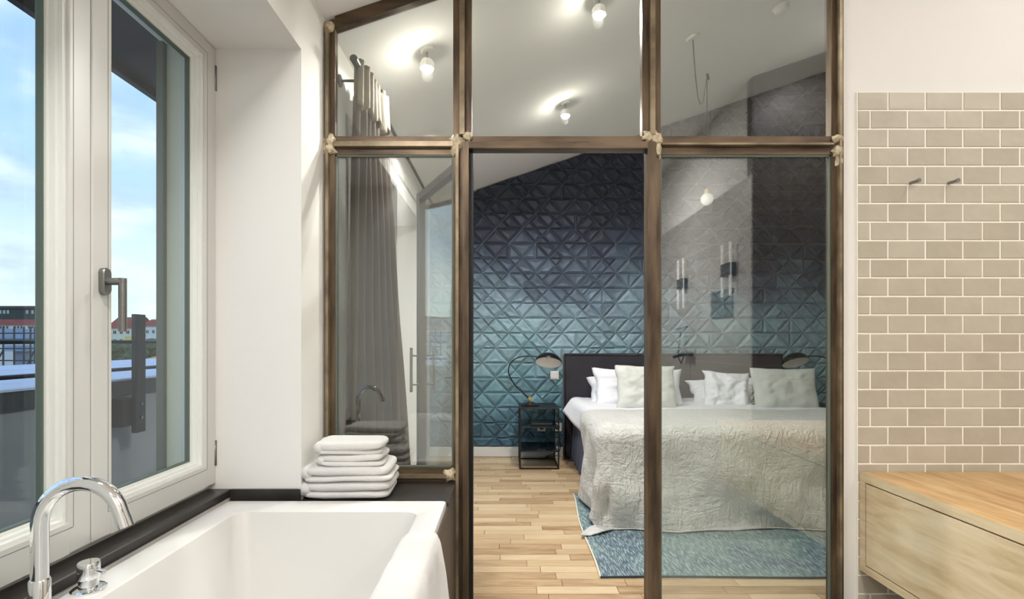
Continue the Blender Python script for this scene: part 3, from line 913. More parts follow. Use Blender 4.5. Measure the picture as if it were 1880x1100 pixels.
# valve
v0 = Vector((-.944, 1.163, .545))
vl = thing('mixer_valve', v0, 'small chrome mixer knob with side lever on the bathtub rim', 'mixer')
obj('base_disc', MB().lathe([(.034, 0), (.034, .004), (.030, .007), (.022, .008)], 28, v0), M['chrome'], vl, smooth='auto')
obj('neck', MB().lathe([(.019, .007), (.019, .026)], 24, v0), M['chrome'], vl, smooth='auto')
kb = obj('knob', MB().lathe([(.020, .026), (.0215, .028), (.0215, .062), (.020, .064), (.0, .064)], 28, v0), M['chrome'], vl, smooth='auto')
obj('lever', MB().cyl(v0 + Vector((.018, -.004, .047)), v0 + Vector((.045, -.012, .047)), .005, n=12), M['chrome'], kb, smooth='auto')

# folded towels
def sgnp(c, e):
    return math.copysign(abs(c) ** e, c)
def soft_slab(mb, cx, cy, z0, z1, wx, wy, rot, seed, e=.26, ev=.70, nu=72, nv=18, amp=.006):
    off = Vector((seed * 3.7, seed * 1.3, 0))
    ca, sa = math.cos(rot), math.sin(rot)
    def fn(u, v):
        th = 2 * math.pi * u; ph = math.pi * (v - .5)
        x = wx / 2 * sgnp(math.cos(ph), ev * .5) * sgnp(math.cos(th), e)
        y = wy / 2 * sgnp(math.cos(ph), ev * .5) * sgnp(math.sin(th), e)
        z = (z1 - z0) / 2 * sgnp(math.sin(ph), ev)
        q = Vector((x * 9, y * 9, z * 14)) + off
        nv_ = noise.noise_vector(q)
        x += nv_.x * amp * 1.5; y += nv_.y * amp * 1.3
        z += noise.noise(Vector((x * 7, y * 7, 3.3)) + off) * amp
        nf = noise.noise_vector(Vector((x, y, z)) * 34 + off)
        x += nf.x * .0016; y += nf.y * .0016; z += nf.z * .0012
        return (cx + x * ca - y * sa, cy + x * sa + y * ca, (z0 + z1) / 2 + z)
    mb.grid(fn, nu, nv)
tw = [  # cx, cy, z0, wx, wy, rot, layer heights, label
    (-.585, 1.955, LZ + .003, .325, .215, .05, (.026, .036), 'thick folded white towel at the bottom of the stack on the ledge'),
    (-.580, 1.953, LZ + .063, .318, .215, .02, (.022, .034), 'folded white bath towel second from the bottom of the stack'),
    (-.570, 1.940, LZ + .117, .238, .170, .05, (.017, .026), 'smaller folded white towel second from the top of the stack'),
    (-.576, 1.938, LZ + .158, .246, .168, .11, (.018, .032), 'small folded white towel on top of the stack')]
for i, (cx, cy, z0, wx, wy, rot, hs_, lab) in enumerate(tw):
    m_ = MB(); z = z0
    for q, h in enumerate(hs_):
        soft_slab(m_, cx + random.uniform(-.005, .005), cy + random.uniform(-.003, .006), z - .002, z + h + .003,
                  wx * random.uniform(.96, 1), wy * random.uniform(.95, 1), rot + random.uniform(-.025, .025), i * 7 + q)
        z += h
    # rolled fold along the left end
    pts = []
    for k in range(9):
        f = k / 8 - .5
        lx, ly = -wx / 2 + .012, f * wy * .86
        pts.append((cx + lx * math.cos(rot) - ly * math.sin(rot), cy + lx * math.sin(rot) + ly * math.cos(rot), z0 + sum(hs_) * .5 + .002 * math.sin(k)))
    r_ = sum(hs_) * .44
    m_.tube(pts, [r_ * .7, r_ * .95] + [r_] * 5 + [r_ * .95, r_ * .7], 14)
    tag(obj('folded_towel', m_, M['terry'], smooth=True), lab, 'towel', 'folded towels stacked on the ledge')

# hand towel over the right rim
prof = [(-.338, .33), (-.322, .42), (-.303, .51), (-.292, .548), (-.278, .5555), (-.25, .557), (-.222, .5565), (-.203, .552), (-.194, .535), (-.188, .48), (-.181, .40), (-.174, .31), (-.168, .23), (-.164, .17)]
def towel_fn(u, v):
    k = v * (len(prof) - 1); i = min(int(k), len(prof) - 2); f = k - i
    x = prof[i][0] * (1 - f) + prof[i + 1][0] * f; z = prof[i][1] * (1 - f) + prof[i + 1][1] * f
    out_ = max(0, (v - .6) / .4)
    y = 1.463 - u * .52 + out_ * (.02 - .04 * u) - .008 * math.sin(v * 9)
    x += out_ * (.012 * math.sin(u * 26) + .008 * math.sin(u * 11 + 1)) + out_ * .014
    n = noise.noise(Vector((y * 14, v * 8, .5)))
    z += n * .003 * (1 - out_) + .002
    x += n * .010 * out_ + .004 * out_ * noise.noise(Vector((y * 40, v * 16, 2)))
    z += .0025 * noise.noise(Vector((y * 30, v * 22, 5)))
    return (x, y, z)
o = tag(obj('hand_towel', MB().grid(towel_fn, 60, 40), M['terry'], smooth=True), 'white towel draped over the right edge of the bathtub', 'towel')
md = o.modifiers.new('thick', 'SOLIDIFY'); md.thickness = .005; md.offset = 1

# vanity
VXL = 1.437; VZ1 = PZ(866, 2.1); VZ0 = PZ(1045, 2.1)
vn = thing('vanity_cabinet', (1.9, 1.5, VZ0), 'pale oak wall-hung vanity cabinet with flush drawer below the tiles', 'cabinet')
y0, y1, xr = .75, PY - .006, 2.42
obj('top_board', rbox(VXL, xr, y0, y1, VZ1 - .034, VZ1, .0015, 1), M['oaktop'], vn)
fr_ = MB().box(VXL, xr, y1 - .03, y1, VZ0, VZ1 - .034).box(VXL, xr, y0, y0 + .03, VZ0, VZ1 - .034).box(VXL, xr, y0 + .03, y1 - .03, VZ0, VZ0 + .028).box(xr - .03, xr, y0 + .03, y1 - .03, VZ0 + .028, VZ1 - .034)
obj('body', fr_, M['oak'], vn)
obj('edge_band', MB().box(VXL - .0006, VXL, y0, y1, VZ1 - .034, VZ1), M['oak'], vn)
obj('drawer', rbox(VXL + .001, VXL + .024, y0 + .034, y1 - .034, VZ0 + .033, VZ1 - .040, .0012, 1), M['oak'], vn)
obj('drawer_box', MB().box(VXL + .026, xr - .04, y0 + .06, y1 - .06, VZ0 + .04, VZ1 - .06), M['panel'], vn)

# wall hooks
for i, (px, py, lab) in enumerate(((1670, 337, 'small steel peg hook on the tiles, nearer the glass partition'), (1740, 337, 'small steel peg hook on the tiles, further from the glass partition'))):
    c = P(px, py, PY)
    yt = PY - .004
    h = thing('wall_hook', (c.x, yt, c.z), lab, 'hook', 'wall hooks on the tiles')
    obj('peg', MB().cyl((c.x, yt, c.z), (c.x, yt - .040, c.z - .002), .0062, n=14), M['brushed'], h, smooth='auto')
    obj('tip', MB().cyl((c.x, yt - .040, c.z - .002), (c.x, yt - .046, c.z - .002), .0085, n=14), M['brushed'], h, smooth='auto')

# fittings on the wall behind the camera (seen as reflections)
sx = SX - .012
M['gunmetal'] = mat('dark_chrome', srgb(58, 64, 72), .18, .7)
mxr = thing('shower_mixer', (sx, -1.66, .97), 'chrome wall shower mixer with hand shower, reflected in the glass', 'mixer')
obj('mixer_body', MB().cyl((sx - .05, -1.82, .97), (sx - .05, -1.50, .97), .026, n=16).cyl((sx, -1.72, .97), (sx - .05, -1.72, .97), .018).cyl((sx, -1.60, .97), (sx - .05, -1.60, .97), .018), M['gunmetal'], mxr, smooth='auto')
obj('spout', MB().cyl((sx - .05, -1.66, .97), (sx - .2, -1.66, .93), .016), M['gunmetal'], mxr, smooth='auto')
obj('hand_shower', MB().lathe([(.0, .0), (.05, .005), (.05, .02), (.015, .03)], 20, (sx - .10, -1.78, 1.24)).cyl((sx - .10, -1.78, 1.25), (sx - .06, -1.60, 1.28), .012), M['gunmetal'], mxr, smooth='auto')
obj('hose', MB().tube([(sx - .07, -1.78, 1.22), (sx - .09, -1.80, 1.05), (sx - .08, -1.84, .92), (sx - .06, -1.80, .85), (sx - .05, -1.74, .95)], .007, 8), M['gunmetal'], mxr, smooth=True)
tubeglow = emis('tube_glass', (1, .97, .9, 1), .6)
for yy_, z0, z1, lab in ((-1.85, 1.5, 2.08, 'twin-tube wall lamp above the shower mixer'), (-.59, 1.53, 2.03, 'twin-tube wall lamp near the dark tiled wall')):
    wl = thing('wall_lamp', (sx, yy_, (z0 + z1) / 2), lab, 'lamp', 'twin-tube wall lamps')
    for d in (-.09, .09):
        obj('tube', MB().cyl((sx - .05, yy_ + d, z0), (sx - .05, yy_ + d, z1), .012, n=12), tubeglow, wl, smooth='auto')
    obj('backplate', MB().box(sx - .062, sx, yy_ - .10, yy_ + .10, (z0 + z1) / 2 - .06, (z0 + z1) / 2 + .06), M['black'], wl)
bp_ = thing('flush_panel', (sx, -.79, 1.34), 'black rectangular wall panel reflected in the glass', 'panel')
obj('plate', rbox(sx - .014, sx, -1.04, -.55, 1.34, 1.61, .003, 1), M['black'], bp_)
obj('button', rbox(sx - .02, sx - .014, -.9, -.7, 1.42, 1.52, .002, 1), M['smoked'], bp_)

# ================================================================== CEILING FITTINGS
def ceil_hit(px, py):
    t = 1.5695 / ((628 - py) - .339 * (px - 930))
    x = (px - 930) * t
    return Vector((x, F * t, ceil_z(x)))
tilt = Matrix.Rotation(-math.atan(.339), 3, 'Y')
def spot(loc, label, power, group, big=1.0):
    t = thing('ceiling_spot', loc, label, 'spotlight', group)
    k = big
    obj('canopy', MB().lathe([(0, -.016 * k), (.030 * k, -.016 * k), (.034 * k, -.012 * k), (.034 * k, -.0005)], 24, loc, tilt), M['plastic'], t, smooth='auto')
    obj('stem', MB().cyl(loc + Vector((0, 0, -.012)), loc + Vector((0, 0, -.055 * k)), .006 * k, n=10), M['brushed'], t, smooth='auto')
    z = -.05 * k
    obj('housing', MB().lathe([(.010 * k, z), (.028 * k, z - .006 * k), (.036 * k, z - .022 * k), (.036 * k, z - .046 * k), (.031 * k, z - .046 * k), (.031 * k, z - .030 * k), (0, z - .028 * k)], 8, loc), M['plastic'], t, smooth='auto')
    obj('glass_lens', MB().lathe([(.0305 * k, z - .031 * k), (.0305 * k, z - .052 * k), (.020 * k, z - .062 * k), (0, z - .062 * k)], 8, loc), M['bulb'], t)
    ld = bpy.data.lights.new('spot_beam', 'SPOT'); ld.energy = power; ld.shadow_soft_size = .03 * k; ld.color = (1, .975, .945)
    ld.spot_size = math.radians(165); ld.spot_blend = .6
    lo = bpy.data.objects.new('spot_beam', ld); COL.objects.link(lo); lo.parent = t
    lo.location = (0, 0, z - .07 * k)
    lg_ = bpy.data.lights.new('spot_glow', 'POINT'); lg_.energy = 2.1; lg_.shadow_soft_size = .02; lg_.color = (1, .93, .82)
    lo = bpy.data.objects.new('spot_glow', lg_); COL.objects.link(lo); lo.parent = t
    lo.location = (0, -.02, z - .085 * k)
    return t
spot(ceil_hit(784, 90), 'lit ceiling spot nearest the curtain rod', EXPO_SPOT, 'bedroom ceiling spots')
spot(ceil_hit(1100, -8), 'lit ceiling spot seen through the middle upper pane, at the very top', EXPO_SPOT, 'bedroom ceiling spots')
spot(ceil_hit(1038, 188), 'lit ceiling spot furthest back, above the doorway', EXPO_SPOT, 'bedroom ceiling spots')
def add_fill_lamp(x, y, power, label, k=1.0):  # opal fixture added out of view as fill light for the bathroom
    loc = Vector((x, y, ceil_z(x)))
    t = thing('fill_lamp', loc, label, 'lamp', 'added bathroom fill lamps out of view')
    obj('canopy', MB().lathe([(.20 * k, -.035), (.205 * k, -.03), (.205 * k, -.0005)], 32, loc, tilt), M['plastic'], t, smooth='auto')
    obj('diffuser', MB().lathe([(0, -.062), (.10 * k, -.060), (.17 * k, -.052), (.195 * k, -.036)], 32, loc, tilt), emis('fill_glow', (1, .97, .92, 1), 2.0), t, smooth=True)
    ld = bpy.data.lights.new('fill_light', 'AREA'); ld.shape = 'DISK'; ld.size = .38 * k; ld.energy = power; ld.color = (1, .98, .955)
    lo = bpy.data.objects.new('fill_light', ld); COL.objects.link(lo); lo.parent = t
    lo.matrix_basis = Matrix.Translation((.0, 0, -.070)) @ tilt.to_4x4()
add_fill_lamp(-.58, .74, EXPO_FILL * .36, 'small round opal fill lamp added out of view on the window side of the bathroom', .62)
add_fill_lamp(2.72, .60, EXPO_FILL * .6, 'round opal fill lamp added out of view above the oak vanity')
add_fill_lamp(.80, -1.5, EXPO_FILL * 1.6, 'round opal fill lamp added out of view at the rear of the bathroom')

# smoke detector
c = ceil_hit(1433, 12)
sd = thing('smoke_detector', c, 'round white smoke detector on the sloping ceiling', 'smoke detector')
obj('base', MB().lathe([(.050, -.012), (.052, -.0005)], 28, c, tilt), M['plastic'], sd, smooth='auto')
obj('cover', MB().lathe([(0, -.045), (.030, -.044), (.044, -.036), (.047, -.012)], 28, c, tilt), M['plastic'], sd, smooth='auto')

# pendant with swagged cable
c0 = ceil_hit(1272, 68); c1 = ceil_hit(1298, 136)
pd = thing('pendant_lamp', c0, 'bare white globe pendant hanging on a swagged cable above the bed', 'pendant lamp')
obj('canopy', MB().lathe([(0, -.016), (.040, -.014), (.046, -.0005)], 24, c0, tilt), M['plastic'], pd, smooth='auto')
obj('ceiling_hook', MB().lathe([(0, -.05), (.007, -.045), (.010, -.0005)], 14, c1, tilt), M['cable'], pd, smooth='auto')
bc = Vector((c1.x, c1.y, EYE + (628 - 366) * c1.y / F))
cp = []
low = P(1285, 186, (c0.y + c1.y) / 2)
for i in range(25):
    t = i / 24
    a_ = c0 * (1 - t) ** 2 + (low * 2 - (c0 + c1) * .5) * 2 * t * (1 - t) + c1 * t * t
    cp.append(a_ + Vector((0, 0, -.014)))
obj('cable', MB().tube(cp, .0032, 6).tube([c1 + Vector((0, 0, -.03)), bc + Vector((0, 0, .06))], .0032, 6), M['cable'], pd, smooth=True)
obj('socket', MB().lathe([(.0, .085), (.014, .08), (.02, .06), (.02, .040)], 18, bc), M['brass'], pd, smooth='auto')
obj('globe', MB().lathe([(.049 * math.sin(math.pi * i / 16), -.049 * math.cos(math.pi * i / 16)) for i in range(17)], 24, bc), M['globe'], pd, smooth=True)

# ================================================================== CURTAIN
RZ = 2.292; RXc = -.640
cr_ = thing('curtain_rod', (RXc, 3.0, RZ), 'dark metal curtain rod along the bedroom window wall', 'curtain rod')
obj('rod', MB().cyl((RXc, 2.20, RZ), (RXc, 4.62, RZ), .011, n=12), M['blacksteel'], cr_, smooth='auto')
obj('finial', MB().tube([(RXc, 2.148, RZ), (RXc, 2.152, RZ), (RXc, 2.205, RZ), (RXc, 2.21, RZ)], [.010, .0165, .0165, .012], 14), M['blacksteel'], cr_, smooth='auto')
for yy_ in (2.28, 2.98, 4.5):
    br_ = obj('bracket', MB().cyl((LX + .008, yy_, RZ - .03), (RXc, yy_, RZ - .03), .006, n=10).cyl((RXc, yy_, RZ - .032), (RXc, yy_, RZ - .008), .007, n=10), M['blacksteel'], cr_, smooth='auto')
    obj('wall_plate', MB().cyl((LX, yy_, RZ - .03), (LX + .009, yy_, RZ - .03), .026, n=18), M['blacksteel'], br_, smooth='auto')
cu = thing('curtain', (RXc, 2.7, 0), 'long brown curtain with beige heading bunched at the near end of the rod', 'curtain')
def cur_fn(z_a, z_b):
    def fn(u, v):
        z = z_a + (z_b - z_a) * v
        h = max(0.0, (RZ - z) / RZ)           # 0 at rod, 1 at floor
        ya = 2.205 - .03 * h; yb = 2.55 + .12 * h
        y = ya + (yb - ya) * u
        amp = .020 + .022 * h
        x = RXc - .005 + amp * math.sin(u * 2 * math.pi * 6.5 + .6 * math.sin(3 * h)) - .050 * h * (1 - u) + (.03 + .125 * h) * u
        x += .008 * noise.noise(Vector((u * 8, z * 2, 1)))
        z2 = z + (.03 * abs(math.sin(u * 2 * math.pi * 3.2)) * max(0, 1 - h * 12))
        return (x, y, z2)
    return fn
o = obj('drape', MB().grid(cur_fn(2.165, .015), 110, 30), M['curtain'], cu, smooth=True)
md = o.modifiers.new('thick', 'SOLIDIFY'); md.thickness = .003
def head_fn(u, v):
    x, y, z = cur_fn(2.30, 2.125)(u, v)
    return (x + (.006 if True else 0), y, z - (.025 * math.sin(u * 19) * v))
o = obj('heading', MB().grid(head_fn, 110, 8), M['curtop'], cu, smooth=True)
md = o.modifiers.new('thick', 'SOLIDIFY'); md.thickness = .014; md.offset = 0

# ================================================================== BED
BXa, BXb = .612, 2.56
BF = 3.10; BH = 4.83; BT = .585
bed = thing('bed', ((BXa + BXb) / 2, 4, 0), 'upholstered double bed with dark headboard and blue pleated skirt', 'bed')
hb = rbox(.537, 2.61, 4.845, 4.94, .01, PZ(649, 4.845), .02, 3)
obj('headboard', hb, M['navy'], bed, smooth='auto')
obj('headboard_piping', MB().tube([(.552, 4.844, .02), (.552, 4.844, PZ(649, 4.845) - .015), (2.595, 4.844, PZ(649, 4.845) - .015), (2.595, 4.844, .02)], .006, 8), M['black'], bed, smooth=True)
obj('base', MB().box(BXa + .04, BXb - .04, BF + .04, BH, .06, .34), M['skirt'], bed)
obj('mattress', rbox(BXa + .02, BXb - .02, BF + .02, BH, .34, BT - .055, .04, 3), M['cotton'], bed, smooth='auto')
def skirt_fn(u, v):
    L1, L2 = BH - BF - .02, BXb - BXa
    s = u * (L1 * 2 + L2)
    wv = .010 * math.sin(s * 40) * (.3 + .7 * (1 - v)) + .006 * noise.noise(Vector((s * 9, v * 2, 0)))
    z = .004 + .42 * v
    if s < L1: return (BXa + .02 - wv - .02 * (1 - v), BH - .01 - s, z)
    if s < L1 + L2: return (BXa + .02 + (s - L1) * (1 - .04 / L2), BF + .012 - wv, z)
    return (BXb - .02 + wv, BF + .012 + (s - L1 - L2), z)
o = obj('skirt', MB().grid(skirt_fn, 420, 6), M['skirt'], bed, smooth=True)
md = o.modifiers.new('thick', 'SOLIDIFY'); md.thickness = .003

def drape_map(a, b, x0, x1, yf, top, rho, flare, floor, foldf, folda, seed, wr):
    """cloth coordinates (a across, b towards the foot) -> 3D, hanging over the left, right and foot edges"""
    qx = min(max(a, x0), x1); qy = max(b, yf)
    dx, dy = a - qx, b - qy
    r = math.hypot(dx, dy)
    nn = noise.noise(Vector((a * 3 + seed, b * 3, .3)))
    n2 = noise.noise(Vector((a * 9 + seed, b * 9, 1.7)))
    if r < 1e-6:
        z = top + wr * (nn * .6 + n2 * .35)
        return (a, b, z)
    ux, uy = dx / r, dy / r
    arc = rho * math.pi / 2
    if r < arc:
        out_ = rho * math.sin(r / rho); dz = rho * (1 - math.cos(r / rho))
    else:
        h = r - arc
        out_ = rho + h * flare; dz = rho + h * math.sqrt(1 - flare * flare)
    s = (a * 1.0 + b * 1.7)
    drop = min(1, max(0, (r - arc * .5) / .35))
    out_ += drop * (folda * math.sin(foldf * s + 1.3 * nn) + wr * 2.2 * nn + wr * n2)
    z = top - dz
    if z < floor:
        ex = floor - z
        out_ += min(ex, .3) * .75
        z = floor + .012 * abs(math.sin(ex * 28 + s * 9)) * min(1, ex * 12) + .006 * (n2 + .5) * min(1, ex * 20)
    return (qx + ux * out_, qy + uy * out_, z)

# duvet
def duvet_fn(u, v):
    a = BXa - .175 + u * (BXb - BXa + .35); b = BH - .02 - v * (BH - .02 - BF + .15)
    x, y, z = drape_map(a, b, BXa + .05, BXb - .05, BF + .05, BT, .06, .10, 0, 7.5, .004, 9.1, .011)
    # flared corner at the head end on the left
    k = max(0, 1 - u / .12) * max(0, 1 - abs(y - 4.55) / .40)
    x -= .10 * k; z += .10 * k
    return (x, y, z)
o = tag(obj('duvet', MB().grid(duvet_fn, 90, 70), M['cotton'], smooth=True), 'plain white duvet spread over the double bed', 'duvet')
md = o.modifiers.new('thick', 'SOLIDIFY'); md.thickness = .03; md.offset = -1
# linen throw over the foot of the bed
def throw_fn(u, v):
    a = BXa - .60 + u * (BXb - BXa + 1.2); b = 3.80 - v * (3.80 - BF + .67)
    b += .10 * max(0, (BXa - a)) * (1 - v)
    sk = max(0, (BXa - a) / .6) * (1 - v) ** 2
    b -= .28 * sk
    return drape_map(a, b, BXa + .015, BXb - .015, BF + .012, BT + .016, .085, .03, .008, 7.5, .020, 9.1, .013)
o = tag(obj('bed_throw', MB().grid(throw_fn, 260, 150), M['linen'], smooth=True), 'crumpled natural linen throw draped over the foot of the bed', 'blanket')
md = o.modifiers.new('thick', 'SOLIDIFY'); md.thickness = .006; md.offset = 1

# pillows
def pillow_mesh(w_, h_, t_, seed, pinch=.10, wr=.012, n=34, squash=.0):
    m = MB()
    def side(sg):
        def fn(u, v):
            a, b = u * 2 - 1, v * 2 - 1
            x = w_ / 2 * a * (1 - pinch * (1 - b * b)) ; z = h_ / 2 * b * (1 - pinch * (1 - a * a))
            th = t_ / 2 * max(0, (1 - a ** 4)) ** .55 * max(0, (1 - b ** 4)) ** .55
            th *= 1 - squash * b
            q = Vector((a * 2.2 + seed, b * 2.2, sg * .6))
            y = sg * (th + wr * noise.noise(q) * min(1, th / t_ * 5) + wr * .5 * noise.noise(q * 2.7) * min(1, th / t_ * 5))
            x += wr * .8 * noise.noise(q + Vector((5, 0, 0))) ; z += wr * .8 * noise.noise(q + Vector((0, 7, 0)))
            if sg == 0: y = 0
            return (x, y, z)
        return fn
    # edge must coincide on both sides: use same xz noise
    def mk(sg):
        def fn(u, v):
            a, b = u * 2 - 1, v * 2 - 1
            q0 = Vector((a * 2.2 + seed, b * 2.2, 0))
            x = w_ / 2 * a * (1 - pinch * (1 - b * b)) + wr * .8 * noise.noise(q0 + Vector((5, 0, 0)))
            z = h_ / 2 * b * (1 - pinch * (1 - a * a)) + wr * .8 * noise.noise(q0 + Vector((0, 7, 0)))
            e_ = max(0, (1 - a ** 4)) ** .55 * max(0, (1 - b ** 4)) ** .55
            q = q0 + Vector((0, 0, sg * 3.1))
            y = sg * e_ * (t_ / 2 * (1 - squash * b) + wr * 1.6 * noise.noise(q) + wr * .8 * noise.noise(q * 2.9))
            return (x, y, z)
        return fn
    m.grid(mk(-1), n, n); m.grid(mk(1), n, n)
    return m
def pillow(name, label, cat, group, loc, w_, h_, t_, lean, yaw, roll, material, seed, **kw):
    o = bpy.data.objects.new(name, mesh_of(name, pillow_mesh(w_, h_, t_, seed, **kw), material, True))
    bm = bmesh.new(); bm.from_mesh(o.data); bmesh.ops.remove_doubles(bm, verts=bm.verts[:], dist=1e-5); bmesh.ops.recalc_face_normals(bm, faces=bm.faces[:]); bm.to_mesh(o.data); bm.free()
    COL.objects.link(o)
    o.matrix_basis = Matrix.Translation(loc) @ Matrix.Rotation(yaw, 4, 'Z') @ Matrix.Rotation(-lean, 4, 'X') @ Matrix.Rotation(roll, 4, 'Y')
    return tag(o, label, cat, group)
G = 'pillows and cushions on the bed'
def pc(px, py, y): return P(px, py, y)
pillow('pillow', 'white pillow lying flattest against the headboard, left of the bed', 'pillow', G, pc(1160, 720, 4.60), .80, .33, .15, .75, .0, .03, M['cotton'], 3)
pillow('pillow', 'white pillow standing behind the linen cushion on the left', 'pillow', G, pc(1172, 713, 4.42), .80, .36, .14, .35, .04, .02, M['cotton'], 8)
pillow('pillow', 'crumpled white pillow slumped in the middle of the bed', 'pillow', G, pc(1345, 719, 4.60), .80, .28, .15, .75, .0, -.04, M['cotton'], 13, wr=.022)
pillow('pillow', 'white pillow standing in the middle beside the gap to the linen cushion', 'pillow', G, pc(1334, 718, 4.36), .40, .35, .13, .35, -.05, .08, M['cotton'], 21, wr=.022)
pillow('cushion', 'pale linen cushion standing on the left half of the bed', 'cushion', G, pc(1186, 712, 4.14), .50, .375, .13, .28, .05, .02, M['linencush'], 31, pinch=.07)
pillow('cushion', 'pale linen cushion standing on the right half of the bed', 'cushion', G, pc(1441, 716, 4.14), .53, .37, .13, .28, -.04, .01, M['linencush'], 44, pinch=.08)
M['lace'] = mat('patterned_cotton', srgb(58, 60, 54), .9, c2=srgb(196, 196, 178), vscale=38)
pillow('cushion', 'small patterned cushion peeking out behind the right linen cushion', 'cushion', G, pc(1408, 734, 4.27), .28, .18, .08, .30, 0, .25, M['lace'], 51)

# ================================================================== RUG
rg = thing('rug', (1.6, 3.1, 0), 'faded teal vintage rug under the foot of the bed', 'rug')
def rug_fn(u, v):
    x = .43 + u * 2.6; y = 2.405 + v * 1.325
    x += (.046 * v + .010 * math.sin(v * 7 + 1) * (1 - u)) * (1 - u)
    y += .006 * math.sin(u * 13)
    return (x, y, .007)
o = obj('pile', MB().grid(rug_fn, 60, 30), M['rug'], rg)
md = o.modifiers.new('thick', 'SOLIDIFY'); md.thickness = .0065; md.offset = -1
ed = MB().tube([rug_fn(0, v / 30) for v in range(31)], .0045, 8)
obj('edge_binding', ed, mat('cream_binding', srgb(222, 216, 196), .9), rg, smooth=True)
obj('front_binding', MB().tube([rug_fn(u / 60, 0) for u in range(61)], .0042, 8), mat('dark_binding', srgb(48, 62, 70), .9), rg, smooth=True)

# ================================================================== NIGHTSTANDS, LAMPS
def nightstand(x0, label):
    y0, y1, w_ = 4.46, 4.86, .345
    x1 = x0 + w_; H = .53; r_ = .006
    t = thing('nightstand', ((x0 + x1) / 2, 4.66, 0), label, 'nightstand', 'black steel nightstands')
    for x in (x0 + r_, x1 - r_):
        for y in (y0 + r_, y1 - r_):
            obj('leg', MB().box(x - r_, x + r_, y - r_, y + r_, 0, H - .012), M['blacksteel'], t)
    obj('top', rbox(x0 - .002, x1 + .002, y0 - .002, y1 + .002, H - .012, H, .002, 1), M['blacksteel'], t)
    obj('shelf', MB().box(x0 + .012, x1 - .012, y0 + .0, y1, .36, .372), M['smoked'], t)
    obj('shelf', MB().box(x0 + .012, x1 - .012, y0 + .0, y1, .150, .162), M['smoked'], t)
    for y in (y0 + r_, y1 - r_):
        obj('foot_rail', MB().box(x0 + 2 * r_, x1 - 2 * r_, y - r_, y + r_, 0, .012), M['blacksteel'], t)
    for x in (x0 + r_, x1 - r_):
        obj('foot_rail', MB().box(x - r_, x + r_, y0 + 2 * r_, y1 - 2 * r_, 0, .012), M['blacksteel'], t)
    return t
nightstand(.112, 'open black steel nightstand left of the bed')
nightstand(2.63, 'open black steel nightstand right of the bed behind the cushions')
def table_lamp(bx, sg, label):
    y = 4.66; z = .53
    b = Vector((bx, y, z))
    t = thing('table_lamp', b, label, 'lamp', 'black bedside lamps')
    obj('base', MB().lathe([(.082, 0), (.084, .006), (.076, .014), (.040, .026), (.018, .034), (0, .036)], 28, b), M['black'], t, smooth='auto')
    obj('joint', MB().cyl(b + Vector((-.004 * sg, -.020, .066)), b + Vector((-.004 * sg, .016, .066)), .017, n=18).cyl(b + Vector((0, 0, .03)), b + Vector((-.004 * sg, 0, .06)), .008), M['brass'], t, smooth='auto')
    pts = []
    ctrl = [(-.01, .07), (-.06, .11), (-.135, .18), (-.188, .27), (-.196, .335), (-.165, .40), (-.10, .437), (-.02, .448), (.045, .445), (.075, .435)]
    for i in range(len(ctrl) - 1):
        for k in range(5):
            f = k / 5
            p0, p1, p2, p3 = (ctrl[max(i - 1, 0)], ctrl[i], ctrl[i + 1], ctrl[min(i + 2, len(ctrl) - 1)])
            q = [.5 * (2 * p1[d] + (p2[d] - p0[d]) * f + (2 * p0[d] - 5 * p1[d] + 4 * p2[d] - p3[d]) * f * f + (3 * p1[d] - p0[d] - 3 * p2[d] + p3[d]) * f ** 3) for d in (0, 1)]
            pts.append(b + Vector((q[0] * sg, -.01, q[1])))
    obj('arm', MB().tube(pts, .0055, 8), M['black'], t, smooth=True)
    c = b + Vector((.165 * sg, -.015, .415))
    ax = Vector((-.10 * sg, -.50, -.86)).normalized()
    Mz = Vector((0, 0, -1)).rotation_difference(ax).to_matrix() @ Matrix.Diagonal((1.12, .95, 1))
    pr = [(.108 * math.sin(math.pi / 2 * i / 10), .088 * math.cos(math.pi / 2 * i / 10) - .03) for i in range(11)]
    obj('shade', MB().lathe(pr + [(.1065, -.032)] + [], 32, c, Mz), M['black'], t, smooth='auto')
    sh = t.children[-1]
    # open the shade: remove the closing cap so the bowl is hollow
    bm = bmesh.new(); bm.from_mesh(sh.data)
    big = [f for f in bm.faces if len(f.verts) > 8]
    bmesh.ops.delete(bm, geom=big, context='FACES_ONLY'); bm.to_mesh(sh.data); bm.free()
    pr2 = [(.105 * math.sin(math.pi / 2 * i / 10), .085 * math.cos(math.pi / 2 * i / 10) - .0315) for i in range(11)]
    li = obj('shade_lining', MB().lathe(pr2, 32, c, Mz), M['plastic'], sh, smooth=True, label='white inner side of the lamp shade')
    bm = bmesh.new(); bm.from_mesh(li.data)
    bmesh.ops.delete(bm, geom=[f for f in bm.faces if len(f.verts) > 8], context='FACES_ONLY'); bm.to_mesh(li.data); bm.free()
    obj('bulb', MB().lathe([(.02 * math.sin(math.pi * i / 8), -.02 * math.cos(math.pi * i / 8)) for i in range(9)], 14, c + ax * -.02), M['globe'], t, smooth=True)
    return t
table_lamp(.215, 1, 'black bowl-shaded reading lamp with curved arm left of the bed')
table_lamp(2.765, -1, 'black bowl-shaded reading lamp right of the bed behind the cushion')
bk = thing('book', (.30, 4.6, .372), 'thin black book lying on the left nightstand shelf', 'book')
obj('cover', rbox(.215, .40, 4.50, 4.74, .3725, .392, .002, 1), M['black'], bk)
obj('pages', MB().box(.217, .3985, 4.502, 4.738, .3765, .388), M['plastic'], bk)

